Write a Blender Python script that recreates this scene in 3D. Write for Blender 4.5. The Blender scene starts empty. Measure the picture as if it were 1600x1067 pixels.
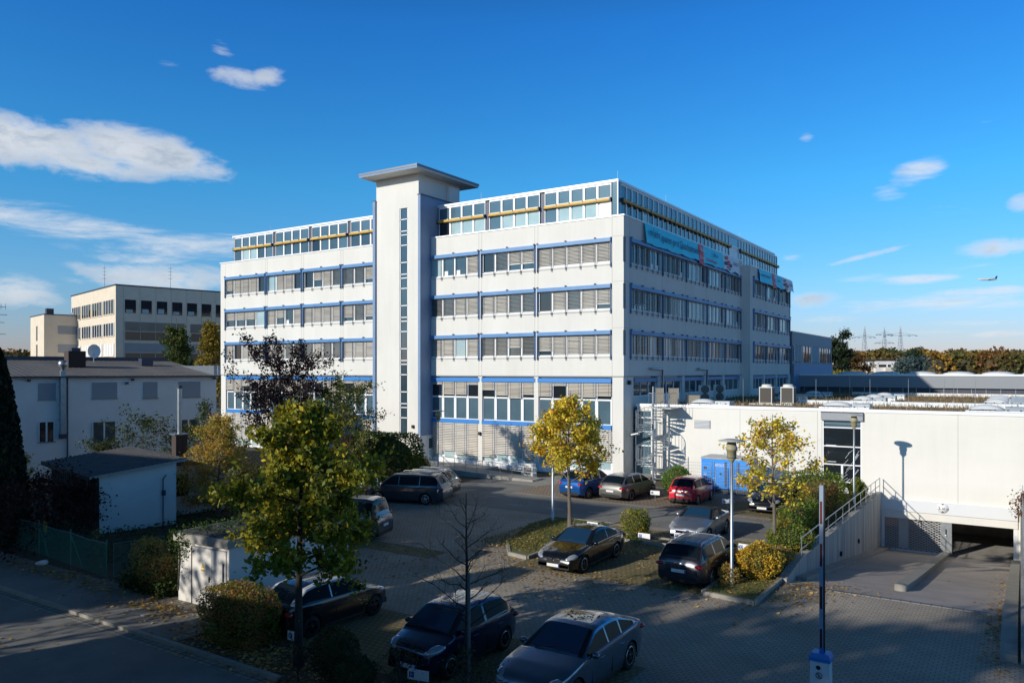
import bpy, math, random
import numpy as np
from mathutils import Vector, Matrix
R = math.radians
scn = bpy.context.scene
COL = scn.collection

# ---------------- camera ----------------
cam = bpy.data.cameras.new('camera'); camo = bpy.data.objects.new('camera', cam); COL.objects.link(camo)
cam.sensor_width = 36; cam.lens = 27.2; cam.shift_y = 0.0284; cam.clip_start = 0.1; cam.clip_end = 6000
camo.location = (0, 0, 7.6); camo.rotation_euler = (R(90), 0, R(33.29)); scn.camera = camo
# ---------------- sun, sky, exposure ----------------
SUN = Vector((-.349, -.873, .342)).normalized()
sl = bpy.data.lights.new('sun', 'SUN'); sl.energy = 4.1; sl.angle = R(.53); sl.color = (1, .925, .80)
so = bpy.data.objects.new('sun', sl); COL.objects.link(so); so.rotation_euler = (-SUN).to_track_quat('-Z', 'Y').to_euler()
so.location = (-20, -40, 60)
scn.view_settings.view_transform = 'Standard'; scn.view_settings.look = 'None'
scn.view_settings.exposure = 0.0; scn.view_settings.gamma = 1
W = bpy.data.worlds.new("World"); scn.world = W; W.use_nodes = True
nt = W.node_tree; nt.nodes.clear()
def NN(t, ty, **kw):
    n = t.nodes.new(ty)
    for k, v in kw.items():
        if k == 'ins':
            for a, b in v.items(): n.inputs[a].default_value = b
        else: setattr(n, k, v)
    return n
out = NN(nt, 'ShaderNodeOutputWorld'); bg = NN(nt, 'ShaderNodeBackground'); bg.inputs[1].default_value = .1
nt.links.new(bg.outputs[0], out.inputs[0])
sky = NN(nt, 'ShaderNodeTexSky', sky_type='NISHITA', sun_disc=False)
sky.sun_elevation = math.asin(SUN.z); sky.sun_rotation = math.atan2(SUN.x, SUN.y)
sky.air_density = 1.0; sky.dust_density = .35; sky.ozone_density = 3.0; sky.altitude = 100
def M(op, a, b=None, c=None, clamp=False):
    n = nt.nodes.new('ShaderNodeMath'); n.operation = op; n.use_clamp = clamp
    for i, v in enumerate((a, b, c)):
        if v is None: continue
        if isinstance(v, (int, float)): n.inputs[i].default_value = v
        else: nt.links.new(v, n.inputs[i])
    return n.outputs[0]
tc = NN(nt, 'ShaderNodeTexCoord'); sep = NN(nt, 'ShaderNodeSeparateXYZ'); nt.links.new(tc.outputs['Generated'], sep.inputs[0])
az = M('ARCTAN2', sep.outputs[0], sep.outputs[1]); el = M('ARCSINE', sep.outputs[2])
mp = NN(nt, 'ShaderNodeMapping'); mp.inputs['Scale'].default_value = (1, 1, 2.6); nt.links.new(tc.outputs['Generated'], mp.inputs[0])
n1 = NN(nt, 'ShaderNodeTexNoise', ins={'Scale': 9.0, 'Detail': 9.0, 'Roughness': .62, 'Distortion': .25}); nt.links.new(mp.outputs[0], n1.inputs['Vector'])
n2 = NN(nt, 'ShaderNodeTexNoise', ins={'Scale': 24.0, 'Detail': 8.0, 'Roughness': .6, 'Distortion': .4}); nt.links.new(mp.outputs[0], n2.inputs['Vector'])
def px2ae(px, py):
    r = (px - 800) / 1208.7; u = -(py - 579) / 1208.7
    x = .836 * r - .549; y = .549 * r + .836
    return math.atan2(x, y), math.atan2(u, math.hypot(x, y))
# bright cumulus: (px,py, half width, half height, tilt, density, softness, grey)
CL = [(50,225,170,40,.08,1.1),(215,240,140,36,.10,1.1),(120,250,200,26,.05,1.0),(372,124,46,17,.15,.72),(418,122,34,14,-.25,.72),(346,74,22,12,.35,.42),(264,100,26,9,.1,.36),
 (90,350,240,30,.06,.6),(300,382,220,24,-.04,.6),(240,432,135,24,.0,.85),(20,455,80,28,.1,.9),(220,405,90,12,0,.5),
 (1430,272,48,24,-.35,.5),(1390,300,34,16,.1,.42),(1260,214,15,7,0,.6),(1345,402,72,5,-.2,.75),(1570,384,90,16,-.06,.8),(1420,437,75,9,0,.6),
 (1272,468,46,15,0,.68),(1598,318,26,16,0,.7),(1236,402,20,7,0,.45),(1530,196,48,6,-.3,.3),(1500,420,70,5,-.1,.35),(1520,505,90,6,0,.55),(1400,508,60,4,0,.5),(1440,520,110,5,0,.5),
 (1054,262,13,8,0,.35),(1560,522,60,7,0,.6),(1330,520,50,5,0,.4),(1450,475,190,20,0,.42),(1350,435,60,9,0,.5),(1480,330,60,14,.1,.3),(1530,455,90,8,0,.55),(1300,500,60,8,0,.55)]
masks = {0: None, 1: None}
for (px, py, hw, hh, tilt, den) in CL:
    a0, e0 = px2ae(px, py); k = 1 / 1208.7 * math.cos(px2ae(px, 579)[0] + R(33.29)) ** 2
    wa = hw * k; wb = hh / 1208.7 * math.cos(px2ae(px, 579)[0] + R(33.29))
    da = M('SUBTRACT', az, a0); de = M('SUBTRACT', el, e0)
    ct, st = math.cos(tilt), math.sin(-tilt)
    u = M('ADD', M('MULTIPLY', da, ct / wa), M('MULTIPLY', de, st / wa))
    v = M('ADD', M('MULTIPLY', da, -st / wb), M('MULTIPLY', de, ct / wb))
    q = M('ADD', M('MULTIPLY', u, u), M('MULTIPLY', v, v))
    f = 0 if den > .62 else 1
    g = M('MULTIPLY', M('MULTIPLY', M('SUBTRACT', 1.7, q), 1 / 1.7, clamp=True), den)
    masks[f] = g if masks[f] is None else M('MAXIMUM', masks[f], g)
mask = masks[0]
nz = M('ADD', M('MULTIPLY', n1.outputs[0], .55), M('MULTIPLY', n2.outputs[0], .6))
dens = M('ADD', M('MULTIPLY', mask, 1.9), M('MULTIPLY', M('SUBTRACT', nz, .60), 4.6))
dens = M('SUBTRACT', dens, .42)
def sstep(x, lo, hi):
    n = NN(nt, 'ShaderNodeMapRange', interpolation_type='SMOOTHSTEP', ins={1: lo, 2: hi}); nt.links.new(x, n.inputs[0]); return n.outputs[0]
alpha = M('MULTIPLY', sstep(dens, -.12, 1.5), sstep(mask, 0.02, .35))
mpw = NN(nt, 'ShaderNodeMapping'); mpw.inputs['Scale'].default_value = (1, 1, 6.5); mpw.inputs['Rotation'].default_value = (R(6), R(-5), 0); nt.links.new(tc.outputs['Generated'], mpw.inputs[0])
nw = NN(nt, 'ShaderNodeTexNoise', ins={'Scale': 7.0, 'Detail': 10.0, 'Roughness': .68, 'Distortion': .5}); nt.links.new(mpw.outputs[0], nw.inputs['Vector'])
dw = M('ADD', M('MULTIPLY', masks[1], 2.1), M('MULTIPLY', M('SUBTRACT', nw.outputs[0], .56), 3.6))
aw = M('MULTIPLY', M('MULTIPLY', sstep(dw, .25, 1.6), sstep(masks[1], .02, .3)), .82)
alpha = M('MULTIPLY', M('MAXIMUM', alpha, aw), .95, clamp=True)
hs = NN(nt, 'ShaderNodeHueSaturation', ins={'Hue': .497, 'Saturation': 1.22, 'Value': 1.0}); nt.links.new(sky.outputs[0], hs.inputs['Color'])
rmp = NN(nt, 'ShaderNodeValToRGB'); er = rmp.color_ramp
stops = ((0, (1.4, 1.16, 1.8)), (6, (1.25, 1.74, 2.25)), (13, (.86, 2.08, 2.55)), (24, (.58, 1.8, 2.8)), (36, (.62, .58, .55)))
er.elements[1].position = stops[-1][0] / 60; er.elements[0].position = 0
for e_, c_ in stops[1:-1]: er.elements.new(e_ / 60)
for q, (e_, c_) in zip(er.elements, stops): q.color = tuple(v * .66 / 3 for v in c_) + (1,)
nt.links.new(M('MULTIPLY', el, 57.2958 / 60, clamp=True), rmp.inputs[0])
t3 = NN(nt, 'ShaderNodeVectorMath', operation='SCALE'); t3.inputs['Scale'].default_value = 3; nt.links.new(rmp.outputs[0], t3.inputs[0])
tm = NN(nt, 'ShaderNodeVectorMath', operation='MULTIPLY'); nt.links.new(hs.outputs[0], tm.inputs[0]); nt.links.new(t3.outputs[0], tm.inputs[1])
# shading of the cloud body: noise lumps, greyer where dense
sh = NN(nt, 'ShaderNodeMix', data_type='RGBA'); sh.inputs[6].default_value = (8.0, 8.2, 8.5, 1); sh.inputs[7].default_value = (3.9, 4.8, 6.0, 1)
nt.links.new(M('MULTIPLY', M('SUBTRACT', M('ADD', n2.outputs[0], M('MULTIPLY', dens, .16)), .5, clamp=True), 1.9, clamp=True), sh.inputs[0])
mx = NN(nt, 'ShaderNodeMix', data_type='RGBA'); nt.links.new(alpha, mx.inputs[0]); nt.links.new(tm.outputs[0], mx.inputs[6]); nt.links.new(sh.outputs[2], mx.inputs[7])
nt.links.new(mx.outputs[2], bg.inputs[0])

# ---------------- helpers ----------------
MATS = {}
def mat(name, col, rough=.8, metal=0, col2=None, scale=3., bump=0, bscale=None, coat=0, spec=.5, detail=4, stretch=None, attr=False, brick=None, wave=None, transl=0, emis=None, streak=0):
    if name in MATS: return MATS[name]
    m = bpy.data.materials.new(name); m.use_nodes = True; MATS[name] = m
    t = m.node_tree; b = t.nodes['Principled BSDF']
    b.inputs['Base Color'].default_value = (*col, 1); b.inputs['Roughness'].default_value = rough; b.inputs['Metallic'].default_value = metal
    b.inputs['Specular IOR Level'].default_value = spec
    if coat: b.inputs['Coat Weight'].default_value = coat; b.inputs['Coat Roughness'].default_value = .04
    co = NN(t, 'ShaderNodeTexCoord').outputs['Object']
    if stretch:
        q = NN(t, 'ShaderNodeMapping'); q.inputs['Scale'].default_value = stretch; t.links.new(co, q.inputs[0]); co = q.outputs[0]
    src = None
    if col2 is not None:
        n = NN(t, 'ShaderNodeTexNoise', ins={'Scale': scale, 'Detail': float(detail), 'Roughness': .6}); t.links.new(co, n.inputs['Vector'])
        r = NN(t, 'ShaderNodeMapRange', ins={1: .33, 2: .67}); t.links.new(n.outputs[0], r.inputs[0])
        x = NN(t, 'ShaderNodeMix', data_type='RGBA'); x.inputs[6].default_value = (*col, 1); x.inputs[7].default_value = (*col2, 1)
        t.links.new(r.outputs[0], x.inputs[0]); src = x.outputs[2]
    if streak:
        sm = NN(t, 'ShaderNodeMapping'); sm.inputs['Scale'].default_value = (2.2, 2.2, .16); t.links.new(NN(t, 'ShaderNodeTexCoord').outputs['Object'], sm.inputs[0])
        s1 = NN(t, 'ShaderNodeTexNoise', ins={'Scale': 1.3, 'Detail': 8.0, 'Roughness': .7}); t.links.new(sm.outputs[0], s1.inputs['Vector'])
        s2 = NN(t, 'ShaderNodeTexNoise', ins={'Scale': .35, 'Detail': 3.0}); t.links.new(NN(t, 'ShaderNodeTexCoord').outputs['Object'], s2.inputs['Vector'])
        ml = NN(t, 'ShaderNodeMath', operation='MULTIPLY'); t.links.new(s1.outputs[0], ml.inputs[0]); t.links.new(s2.outputs[0], ml.inputs[1])
        sr = NN(t, 'ShaderNodeMapRange', ins={1: .18, 2: .38, 3: 1.0, 4: 1 - streak}); t.links.new(ml.outputs[0], sr.inputs[0])
        sy = NN(t, 'ShaderNodeVectorMath', operation='SCALE'); t.links.new(sr.outputs[0], sy.inputs['Scale'])
        if src: t.links.new(src, sy.inputs[0])
        else: sy.inputs[0].default_value = col
        src = sy.outputs[0]
    if brick:
        bw, bh, mort, dark, off = brick
        bt = NN(t, 'ShaderNodeTexBrick'); bt.offset = off; bt.inputs['Scale'].default_value = 1
        bt.inputs['Brick Width'].default_value = bw; bt.inputs['Row Height'].default_value = bh; bt.inputs['Mortar Size'].default_value = mort
        bt.inputs['Color1'].default_value = (1, 1, 1, 1); bt.inputs['Color2'].default_value = (.86, .87, .88, 1); bt.inputs['Mortar'].default_value = (dark, dark, dark, 1)
        t.links.new(co, bt.inputs[0])
        y = NN(t, 'ShaderNodeMix', data_type='RGBA', blend_type='MULTIPLY'); y.inputs[0].default_value = 1
        if src: t.links.new(src, y.inputs[6])
        else: y.inputs[6].default_value = (*col, 1)
        t.links.new(bt.outputs[0], y.inputs[7]); src = y.outputs[2]
    if attr:
        a = NN(t, 'ShaderNodeAttribute', attribute_name='Col'); g = NN(t, 'ShaderNodeNewGeometry')
        r = NN(t, 'ShaderNodeMapRange', ins={3: .62, 4: 1.35}); t.links.new(g.outputs['Random Per Island'], r.inputs[0])
        y = NN(t, 'ShaderNodeVectorMath', operation='SCALE'); t.links.new(a.outputs['Color'], y.inputs[0]); t.links.new(r.outputs[0], y.inputs['Scale']); src = y.outputs[0]
    if src: t.links.new(src, b.inputs['Base Color'])
    if transl:
        tr = NN(t, 'ShaderNodeBsdfTranslucent'); ad = NN(t, 'ShaderNodeMixShader'); ad.inputs[0].default_value = transl
        if src: t.links.new(src, tr.inputs[0])
        t.links.new(b.outputs[0], ad.inputs[1]); t.links.new(tr.outputs[0], ad.inputs[2])
        t.links.new(ad.outputs[0], t.nodes['Material Output'].inputs[0])
    if bump:
        n = NN(t, 'ShaderNodeTexNoise', ins={'Scale': bscale or scale * 4, 'Detail': 5.}); t.links.new(co, n.inputs['Vector'])
        bp = NN(t, 'ShaderNodeBump', ins={'Strength': bump, 'Distance': .05}); t.links.new(n.outputs[0], bp.inputs['Height']); t.links.new(bp.outputs[0], b.inputs['Normal'])
    if wave:
        wv = NN(t, 'ShaderNodeTexWave', ins={'Scale': wave[1]}); wv.bands_direction = wave[0]; t.links.new(co, wv.inputs[0])
        bp = NN(t, 'ShaderNodeBump', ins={'Strength': wave[2], 'Distance': .04}); t.links.new(wv.outputs[0], bp.inputs['Height']); t.links.new(bp.outputs[0], b.inputs['Normal'])
    if emis: b.inputs['Emission Color'].default_value = (*emis[0], 1); b.inputs['Emission Strength'].default_value = emis[1]
    return m

def tag(o, label=None, cat=None, group=None, kind=None):
    if label: o['label'] = label
    if cat: o['category'] = cat
    if group: o['group'] = group
    if kind: o['kind'] = kind
    return o
def empty(name, loc=(0, 0, 0), rz=0, **kw):
    o = bpy.data.objects.new(name, None); o.empty_display_size = .2; COL.objects.link(o)
    o.location = loc; o.rotation_euler = (0, 0, rz); return tag(o, **kw)
def copy_tree(o, parent=None):
    c = o.copy(); COL.objects.link(c)
    if parent: c.parent = parent
    for ch in list(o.children): copy_tree(ch, c)
    return c

class MB:
    def __init__(s): s.v = []; s.f = []; s.m = []; s.sm = []
    def face(s, pts, m, sm=False):
        i = len(s.v); s.v += [tuple(p) for p in pts]; s.f.append(tuple(range(i, i + len(pts)))); s.m.append(m); s.sm.append(sm)
    def mesh(s, vs, fs, m, sm=False):
        i = len(s.v); s.v += [tuple(p) for p in vs]
        for f in fs: s.f.append(tuple(i + j for j in f)); s.m.append(m); s.sm.append(sm)
    def box(s, x0, x1, y0, y1, z0, z1, m, rz=0, c=None, top=None):
        vs = [(x, y, z) for z in (z0, z1) for (x, y) in ((x0, y0), (x1, y0), (x1, y1), (x0, y1))]
        if top:  # taper of the upper face
            cx, cy = (x0 + x1) / 2, (y0 + y1) / 2
            vs = vs[:4] + [(cx + (x - cx) * top, cy + (y - cy) * top, z) for x, y, z in vs[4:]]
        if rz:
            cx, cy = c or ((x0 + x1) / 2, (y0 + y1) / 2); k, q = math.cos(rz), math.sin(rz)
            vs = [(cx + (x - cx) * k - (y - cy) * q, cy + (x - cx) * q + (y - cy) * k, z) for x, y, z in vs]
        s.mesh(vs, [(0, 3, 2, 1), (4, 5, 6, 7), (0, 1, 5, 4), (1, 2, 6, 5), (2, 3, 7, 6), (3, 0, 4, 7)], m); return s
    def bar(s, p, q, w, h, m):   # rectangular bar between two points
        p, q = Vector(p), Vector(q); d = (q - p).normalized(); a = Vector((0, 0, 1)) if abs(d.z) < .95 else Vector((0, 1, 0))
        sd = d.cross(a).normalized() * w / 2; up = sd.cross(d).normalized() * h / 2
        vs = [e + i * sd + j * up for e in (p, q) for (i, j) in ((-1, -1), (1, -1), (1, 1), (-1, 1))]
        s.mesh(vs, [(0, 1, 2, 3), (7, 6, 5, 4), (0, 4, 5, 1), (1, 5, 6, 2), (2, 6, 7, 3), (3, 7, 4, 0)], m); return s
    def tube(s, pts, rs, m, n=8, cap=True):
        pts = [Vector(p) for p in pts]
        if isinstance(rs, (int, float)): rs = [rs] * len(pts)
        vs = []; prev = None
        for i, p in enumerate(pts):
            d = (pts[min(i + 1, len(pts) - 1)] - pts[max(i - 1, 0)]).normalized()
            if prev is None: a = Vector((0, 0, 1)) if abs(d.z) < .9 else Vector((1, 0, 0)); u = d.cross(a).normalized()
            else: u = (prev - d * prev.dot(d)); u = u.normalized() if u.length > 1e-5 else d.orthogonal().normalized()
            prev = u; w = d.cross(u)
            vs += [p + (u * math.cos(2 * math.pi * k / n) + w * math.sin(2 * math.pi * k / n)) * rs[i] for k in range(n)]
        fs = [(i * n + k, i * n + (k + 1) % n, (i + 1) * n + (k + 1) % n, (i + 1) * n + k) for i in range(len(pts) - 1) for k in range(n)]
        s.mesh(vs, fs, m, True)
        if cap: s.face(vs[:n][::-1], m); s.face(vs[-n:], m)
        return s
    def lathe(s, prof, c, m, n=16, axis='z', sc=(1, 1)):
        vs = []
        for r, h in prof:
            for k in range(n):
                a = 2 * math.pi * k / n; x, y = r * math.cos(a) * sc[0], r * math.sin(a) * sc[1]
                vs.append((c[0] + x, c[1] + y, c[2] + h) if axis == 'z' else ((c[0] + x, c[1] + h, c[2] + y) if axis == 'y' else (c[0] + h, c[1] + x, c[2] + y)))
        fs = [(i * n + k, i * n + (k + 1) % n, (i + 1) * n + (k + 1) % n, (i + 1) * n + k) for i in range(len(prof) - 1) for k in range(n)]
        s.mesh(vs, fs, m, True); return s
    def ball(s, c, r, m, n=12, k=7):
        r = (r, r, r) if isinstance(r, (int, float)) else r; vs = []
        for i in range(k + 1):
            t = math.pi * i / k
            for j in range(n): a = 2 * math.pi * j / n; vs.append((c[0] + r[0] * math.sin(t) * math.cos(a), c[1] + r[1] * math.sin(t) * math.sin(a), c[2] + r[2] * math.cos(t)))
        s.mesh(vs, [(i * n + j, i * n + (j + 1) % n, (i + 1) * n + (j + 1) % n, (i + 1) * n + j) for i in range(k) for j in range(n)], m, True); return s
    def build(s, name, parent=None, off=None, angle=None, loc=None):
        me = bpy.data.meshes.new(name)
        if off is not None: vs = [(a - off[0], b - off[1], c - off[2]) for a, b, c in s.v]
        else: vs = s.v
        me.from_pydata(vs, [], s.f); ms = []
        for m in s.m:
            if m not in ms: ms.append(m)
        for m in ms: me.materials.append(MATS[m])
        ix = {m: i for i, m in enumerate(ms)}
        me.polygons.foreach_set('material_index', [ix[m] for m in s.m])
        if angle is not None:
            me.polygons.foreach_set('use_smooth', [True] * len(s.f)); me.set_sharp_from_angle(angle=R(angle))
        else: me.polygons.foreach_set('use_smooth', s.sm)
        me.update()
        o = bpy.data.objects.new(name, me); COL.objects.link(o)
        if parent: o.parent = parent
        if loc: o.location = loc
        return o

def leafmesh(name, pts, size, cols, matname, rng, parent=None, off=(0, 0, 0), upright=0., aspect=.62, kind=None, flat=False):
    pts = np.asarray(pts, float); n = len(pts)
    if n == 0: return None
    a = rng.normal(size=(n, 3)); a[:, 2] += upright * 2 * np.sign(a[:, 2])
    if flat: a = rng.normal(size=(n, 3)); a[:, 2] *= .12
    a /= np.linalg.norm(a, axis=1)[:, None]
    if flat: b = np.cross(a, np.array([0, 0, 1.]) + rng.normal(size=(n, 3)) * .18)
    else: b = np.cross(a, rng.normal(size=(n, 3)))
    b /= np.linalg.norm(b, axis=1)[:, None] + 1e-9
    sz = (np.asarray(size) * (0.6 + .8 * rng.random(n)))[:, None] if np.ndim(size) == 0 else np.asarray(size)[:, None]
    a *= sz * .5; b *= sz * .5 * aspect
    V = np.stack([pts - a, pts - a * .1 + b, pts + a, pts - a * .1 - b], 1).reshape(-1, 3) - np.array(off)
    me = bpy.data.meshes.new(name); me.vertices.add(n * 4); me.vertices.foreach_set('co', V.ravel())
    me.loops.add(n * 4); me.loops.foreach_set('vertex_index', np.arange(n * 4)); me.polygons.add(n)
    me.polygons.foreach_set('loop_start', np.arange(0, n * 4, 4)); me.polygons.foreach_set('loop_total', np.full(n, 4))
    me.update(calc_edges=True); me.materials.append(MATS[matname])
    ca = me.color_attributes.new('Col', 'FLOAT_COLOR', 'POINT')
    C = np.ones((n, 4)); C[:, :3] = cols; ca.data.foreach_set('color', np.repeat(C, 4, 0).ravel())
    o = bpy.data.objects.new(name, me); COL.objects.link(o)
    if parent: o.parent = parent
    if kind: o['kind'] = kind
    return o
def pal(rng, n, palette, clump=None):
    P = np.array([p[:3] for p in palette]); w = np.array([p[3] for p in palette], float); w /= w.sum()
    if clump is None: i = rng.choice(len(P), n, p=w)
    else:
        k = rng.choice(len(P), int(clump.max()) + 1, p=w)[clump]; i = np.where(rng.random(n) < .35, rng.choice(len(P), n, p=w), k)
    return P[i] * (.85 + .3 * rng.random(n))[:, None]
def text_mesh(name, s, size, m, loc, rot, parent, ext=.004, align='LEFT'):
    cu = bpy.data.curves.new(name, 'FONT'); cu.body = s; cu.size = size; cu.extrude = ext; cu.align_x = align; cu.resolution_u = 2
    t = bpy.data.objects.new(name, cu); me = bpy.data.meshes.new_from_object(t); bpy.data.objects.remove(t)
    me.materials.append(MATS[m]); o = bpy.data.objects.new(name, me); COL.objects.link(o)
    o.location = loc; o.rotation_euler = rot
    if parent: o.parent = parent
    return o

# ---------------- materials ----------------
mat('plaster', (.69, .675, .635), .85, col2=(.74, .725, .685), scale=.5, bump=.06, bscale=30, stretch=(1, 1, .25), streak=.05)
mat('plaster_white', (.745, .725, .675), .8, col2=(.79, .77, .72), scale=.35, bump=.05, bscale=18, stretch=(.3, 1, 1), streak=.05)
mat('plaster_cold', (.74, .71, .67), .9, col2=(.82, .79, .75), scale=.6, bump=.08, bscale=20)
mat('plaster_beige', (.68, .59, .47), .9, col2=(.74, .65, .52), scale=.8, bump=.05)
mat('seam', (.38, .37, .35), .9); mat('coping', (.80, .81, .83), .45, metal=.2)
mat('white_frame', (.82, .83, .85), .4); mat('blue_panel', (.07, .21, .46), .45, col2=(.09, .25, .5), scale=1.2); mat('blue_bright', (.03, .22, .62), .4)
mat('blue_pale', (.17, .26, .42), .6, col2=(.2, .3, .46), scale=1)
mat('glass', (.05, .08, .1), .04, metal=.35, col2=(.085, .13, .155), scale=.35, spec=.8)
mat('glass_blue', (.08, .145, .19), .12, metal=.15, col2=(.11, .18, .23), scale=.5, spec=.6)
mat('glass_dark', (.015, .02, .025), .05, spec=.8)
mat('glass_light', (.30, .43, .47), .1, col2=(.42, .54, .55), scale=.6, spec=.7)
mat('slat', (.60, .565, .51), .5, metal=.05, col2=(.52, .49, .44), scale=.8); mat('slat_tan', (.62, .565, .49), .5, metal=.05, col2=(.54, .49, .42), scale=.8)
mat('steel_dark', (.06, .07, .1), .5, metal=.4); mat('zinc', (.42, .45, .48), .38, metal=.75, col2=(.34, .37, .4), scale=4)
mat('yellow_box', (.62, .38, .05), .5, col2=(.52, .3, .03), scale=2); mat('roof_metal', (.15, .18, .23), .4, metal=.3)
mat('soffit', (.62, .62, .6), .8); mat('concrete', (.42, .40, .365), .9, col2=(.28, .27, .245), scale=1.6, bump=.15, detail=8)
mat('concrete_streak', (.5, .49, .46), .9, col2=(.24, .235, .22), scale=1.3, bump=.1, detail=7, stretch=(3.2, 3.2, .22))
mat('asphalt', (.17, .168, .16), .9, col2=(.25, .245, .23), scale=.5, bump=.25, bscale=60, detail=9)
mat('asphalt_ramp', (.44, .385, .35), .9, col2=(.34, .30, .275), scale=.7, bump=.2, bscale=50, detail=8)
mat('pavers', (.32, .277, .225), .88, col2=(.47, .41, .335), scale=.3, brick=(.21, .14, .013, .5, .5), bump=.1, bscale=20, detail=9, streak=.0)
mat('pavers_brown', (.36, .27, .19), .9, col2=(.27, .22, .165), scale=.5, brick=(.24, .24, .028, .5, .5), bump=.1, bscale=20)
mat('pavers_moss', (.21, .19, .08), .95, col2=(.3, .235, .13), scale=.8, brick=(.2, .2, .045, .62, .5), bump=.3, bscale=16, detail=9)
mat('earth', (.075, .062, .04), 1, col2=(.12, .095, .06), scale=1.6, bump=.6, bscale=12, detail=9)
mat('lawn', (.10, .13, .03), 1, col2=(.2, .17, .055), scale=2.2, bump=.6, bscale=30, detail=9)
mat('kerbstone', (.36, .34, .30), .9, col2=(.26, .25, .22), scale=3, bump=.15)
mat('worn_paint', (.5, .48, .44), .9, col2=(.33, .3, .26), scale=9)
mat('kerb_light', (.36, .34, .3), .9, col2=(.26, .25, .22), scale=2, brick=(.3, .5, .02, .4, 0), bump=.1)
mat('roof_dry', (.34, .24, .14), 1, col2=(.24, .17, .1), scale=.7, bump=.5, bscale=10, detail=8)
mat('roof_corr', (.12, .115, .11), .8, col2=(.17, .16, .155), scale=1.1, detail=7, wave=('X', 1.6, .9))
mat('roof_felt', (.055, .055, .06), .95, col2=(.10, .10, .105), scale=2.2, bump=.2, detail=8)
mat('skin_white', (.74, .76, .78), .35, spec=.6); mat('bark', (.115, .095, .075), .95, col2=(.2, .175, .14), scale=6, bump=.6, stretch=(1, 1, .25))
mat('bark_dark', (.03, .027, .024), .95, col2=(.055, .048, .04), scale=6, bump=.5, stretch=(1, 1, .3))
mat('leaf', (.1, .1, .03), .55, attr=True, transl=.38, spec=.3); mat('leaf_dull', (.1, .1, .03), .75, attr=True, transl=.08, spec=.2)
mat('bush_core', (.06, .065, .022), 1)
mat('tyre', (.012, .012, .013), .85); mat('rim', (.5, .51, .53), .25, metal=.9); mat('rim_dark', (.03, .03, .034), .35, metal=.6); mat('black', (.008, .008, .009), .6)
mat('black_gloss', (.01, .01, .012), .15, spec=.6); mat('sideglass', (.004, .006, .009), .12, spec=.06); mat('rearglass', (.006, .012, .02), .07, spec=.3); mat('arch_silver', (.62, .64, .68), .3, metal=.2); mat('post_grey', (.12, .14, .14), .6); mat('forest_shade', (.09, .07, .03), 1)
mat('carglass', (.012, .045, .10), .04, spec=.8); mat('headlight', (.42, .46, .5), .06, metal=.4, spec=.9)  # carglass: blue sky reflection put into the base colour
mat('red_light', (.42, .008, .01), .15, spec=.8); mat('plate', (.78, .79, .78), .4); mat('plate_blue', (.02, .06, .4), .4); mat('chrome', (.7, .71, .73), .12, metal=1)
mat('wood_dark', (.035, .016, .01), .8, col2=(.055, .028, .018), scale=2, stretch=(6, 6, .4)); mat('brick_dark', (.085, .06, .055), .9, brick=(.25, .08, .012, .5, .5))
mat('green_wire', (.07, .26, .18), .6); mat('sign_white', (.82, .83, .84), .5); mat('sign_blue', (.03, .08, .35), .5); mat('sign_red', (.55, .02, .02), .5)
mat('barrier_white_shaded', (.27, .34, .45), .4); mat('barrier_blue', (.02, .2, .6), .35); mat('barrier_red_shaded', (.09, .006, .012), .5)  # arm colours hold its shade: white turned blue-grey, red darkened
mat('gen_blue', (.015, .27, .85), .4, col2=(.02, .3, .9), scale=2); mat('banner_blue', (.02, .70, .92), .55, col2=(.03, .74, .95), scale=1.5); mat('banner_text', (.012, .055, .16), .6)
mat('banner_red', (.75, .03, .06), .55); mat('banner_white', (.8, .84, .9), .6); mat('lamp_cream', (.42, .38, .24), .5, col2=(.34, .3, .18), scale=6); mat('lamp_disc', (.44, .44, .41), .5)
mat('louvre', (.25, .275, .31), .6); mat('fan_dark', (.05, .045, .04), .6); mat('ac_white', (.66, .67, .66), .5); mat('shutter', (.37, .39, .42), .6, wave=('Z', 6, .5))
mat('forest_core', (.035, .035, .015), 1); mat('wood_grey', (.26, .235, .2), .85, col2=(.2, .18, .15), scale=3, stretch=(8, 8, .5))
mat('tape_yellow', (.6, .42, .03), .5); mat('cloth_top', (.02, .02, .022), .9)
# ================= main office building =================
class Fac:   # facade frame: s along the wall, n inward depth, z up
    def __init__(f, kind, c): f.k = kind; f.c = c
    def box(f, mb, s0, s1, n0, n1, z0, z1, m):
        if f.k == 'F': mb.box(s0, s1, f.c + n0, f.c + n1, z0, z1, m)
        else: mb.box(f.c - n1, f.c - n0, s0, s1, z0, z1, m)
    def quad(f, mb, s0, s1, na, nb, za, zb, m):
        P = [(s0, na, za), (s1, na, za), (s1, nb, zb), (s0, nb, zb)]
        mb.face([(s, f.c + n, z) if f.k == 'F' else (f.c - n, s, z) for s, n, z in P], m)
OB = (-23.3, 49.8, 0)
office = empty('office_building', OB, label='five-storey white office building with blue sunshade rails and a flat-roofed stair tower', cat='office building')
FF = Fac('F', 49.8); F1 = Fac('R', -23.3); F2 = Fac('R', -22.5)
FBX = [-68.35, -67.65, -61.3, -56.15, -51.0, -45.9]      # pier centres, left wing
FBR = [-40.9, -35.72, -30.52, -24.2, -23.3]
SILL = [8.68, 11.97, 15.26]; RT = [10.46, 13.75, 17.04]
w = MB()
def bands(fac, mb, s0, s1, ztop=18.5):
    for a, b in ((7.15, 8.68), (10.46, 11.97), (13.75, 15.26), (17.04, ztop)): fac.box(mb, s0, s1, 0, .32, a, b, 'plaster')
    for z in (8.68, 11.97, 15.26):   # window reveals
        fac.box(mb, s0 + .003, s1 - .003, .22, .32, z, z + 1.78, 'steel_dark')
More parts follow.
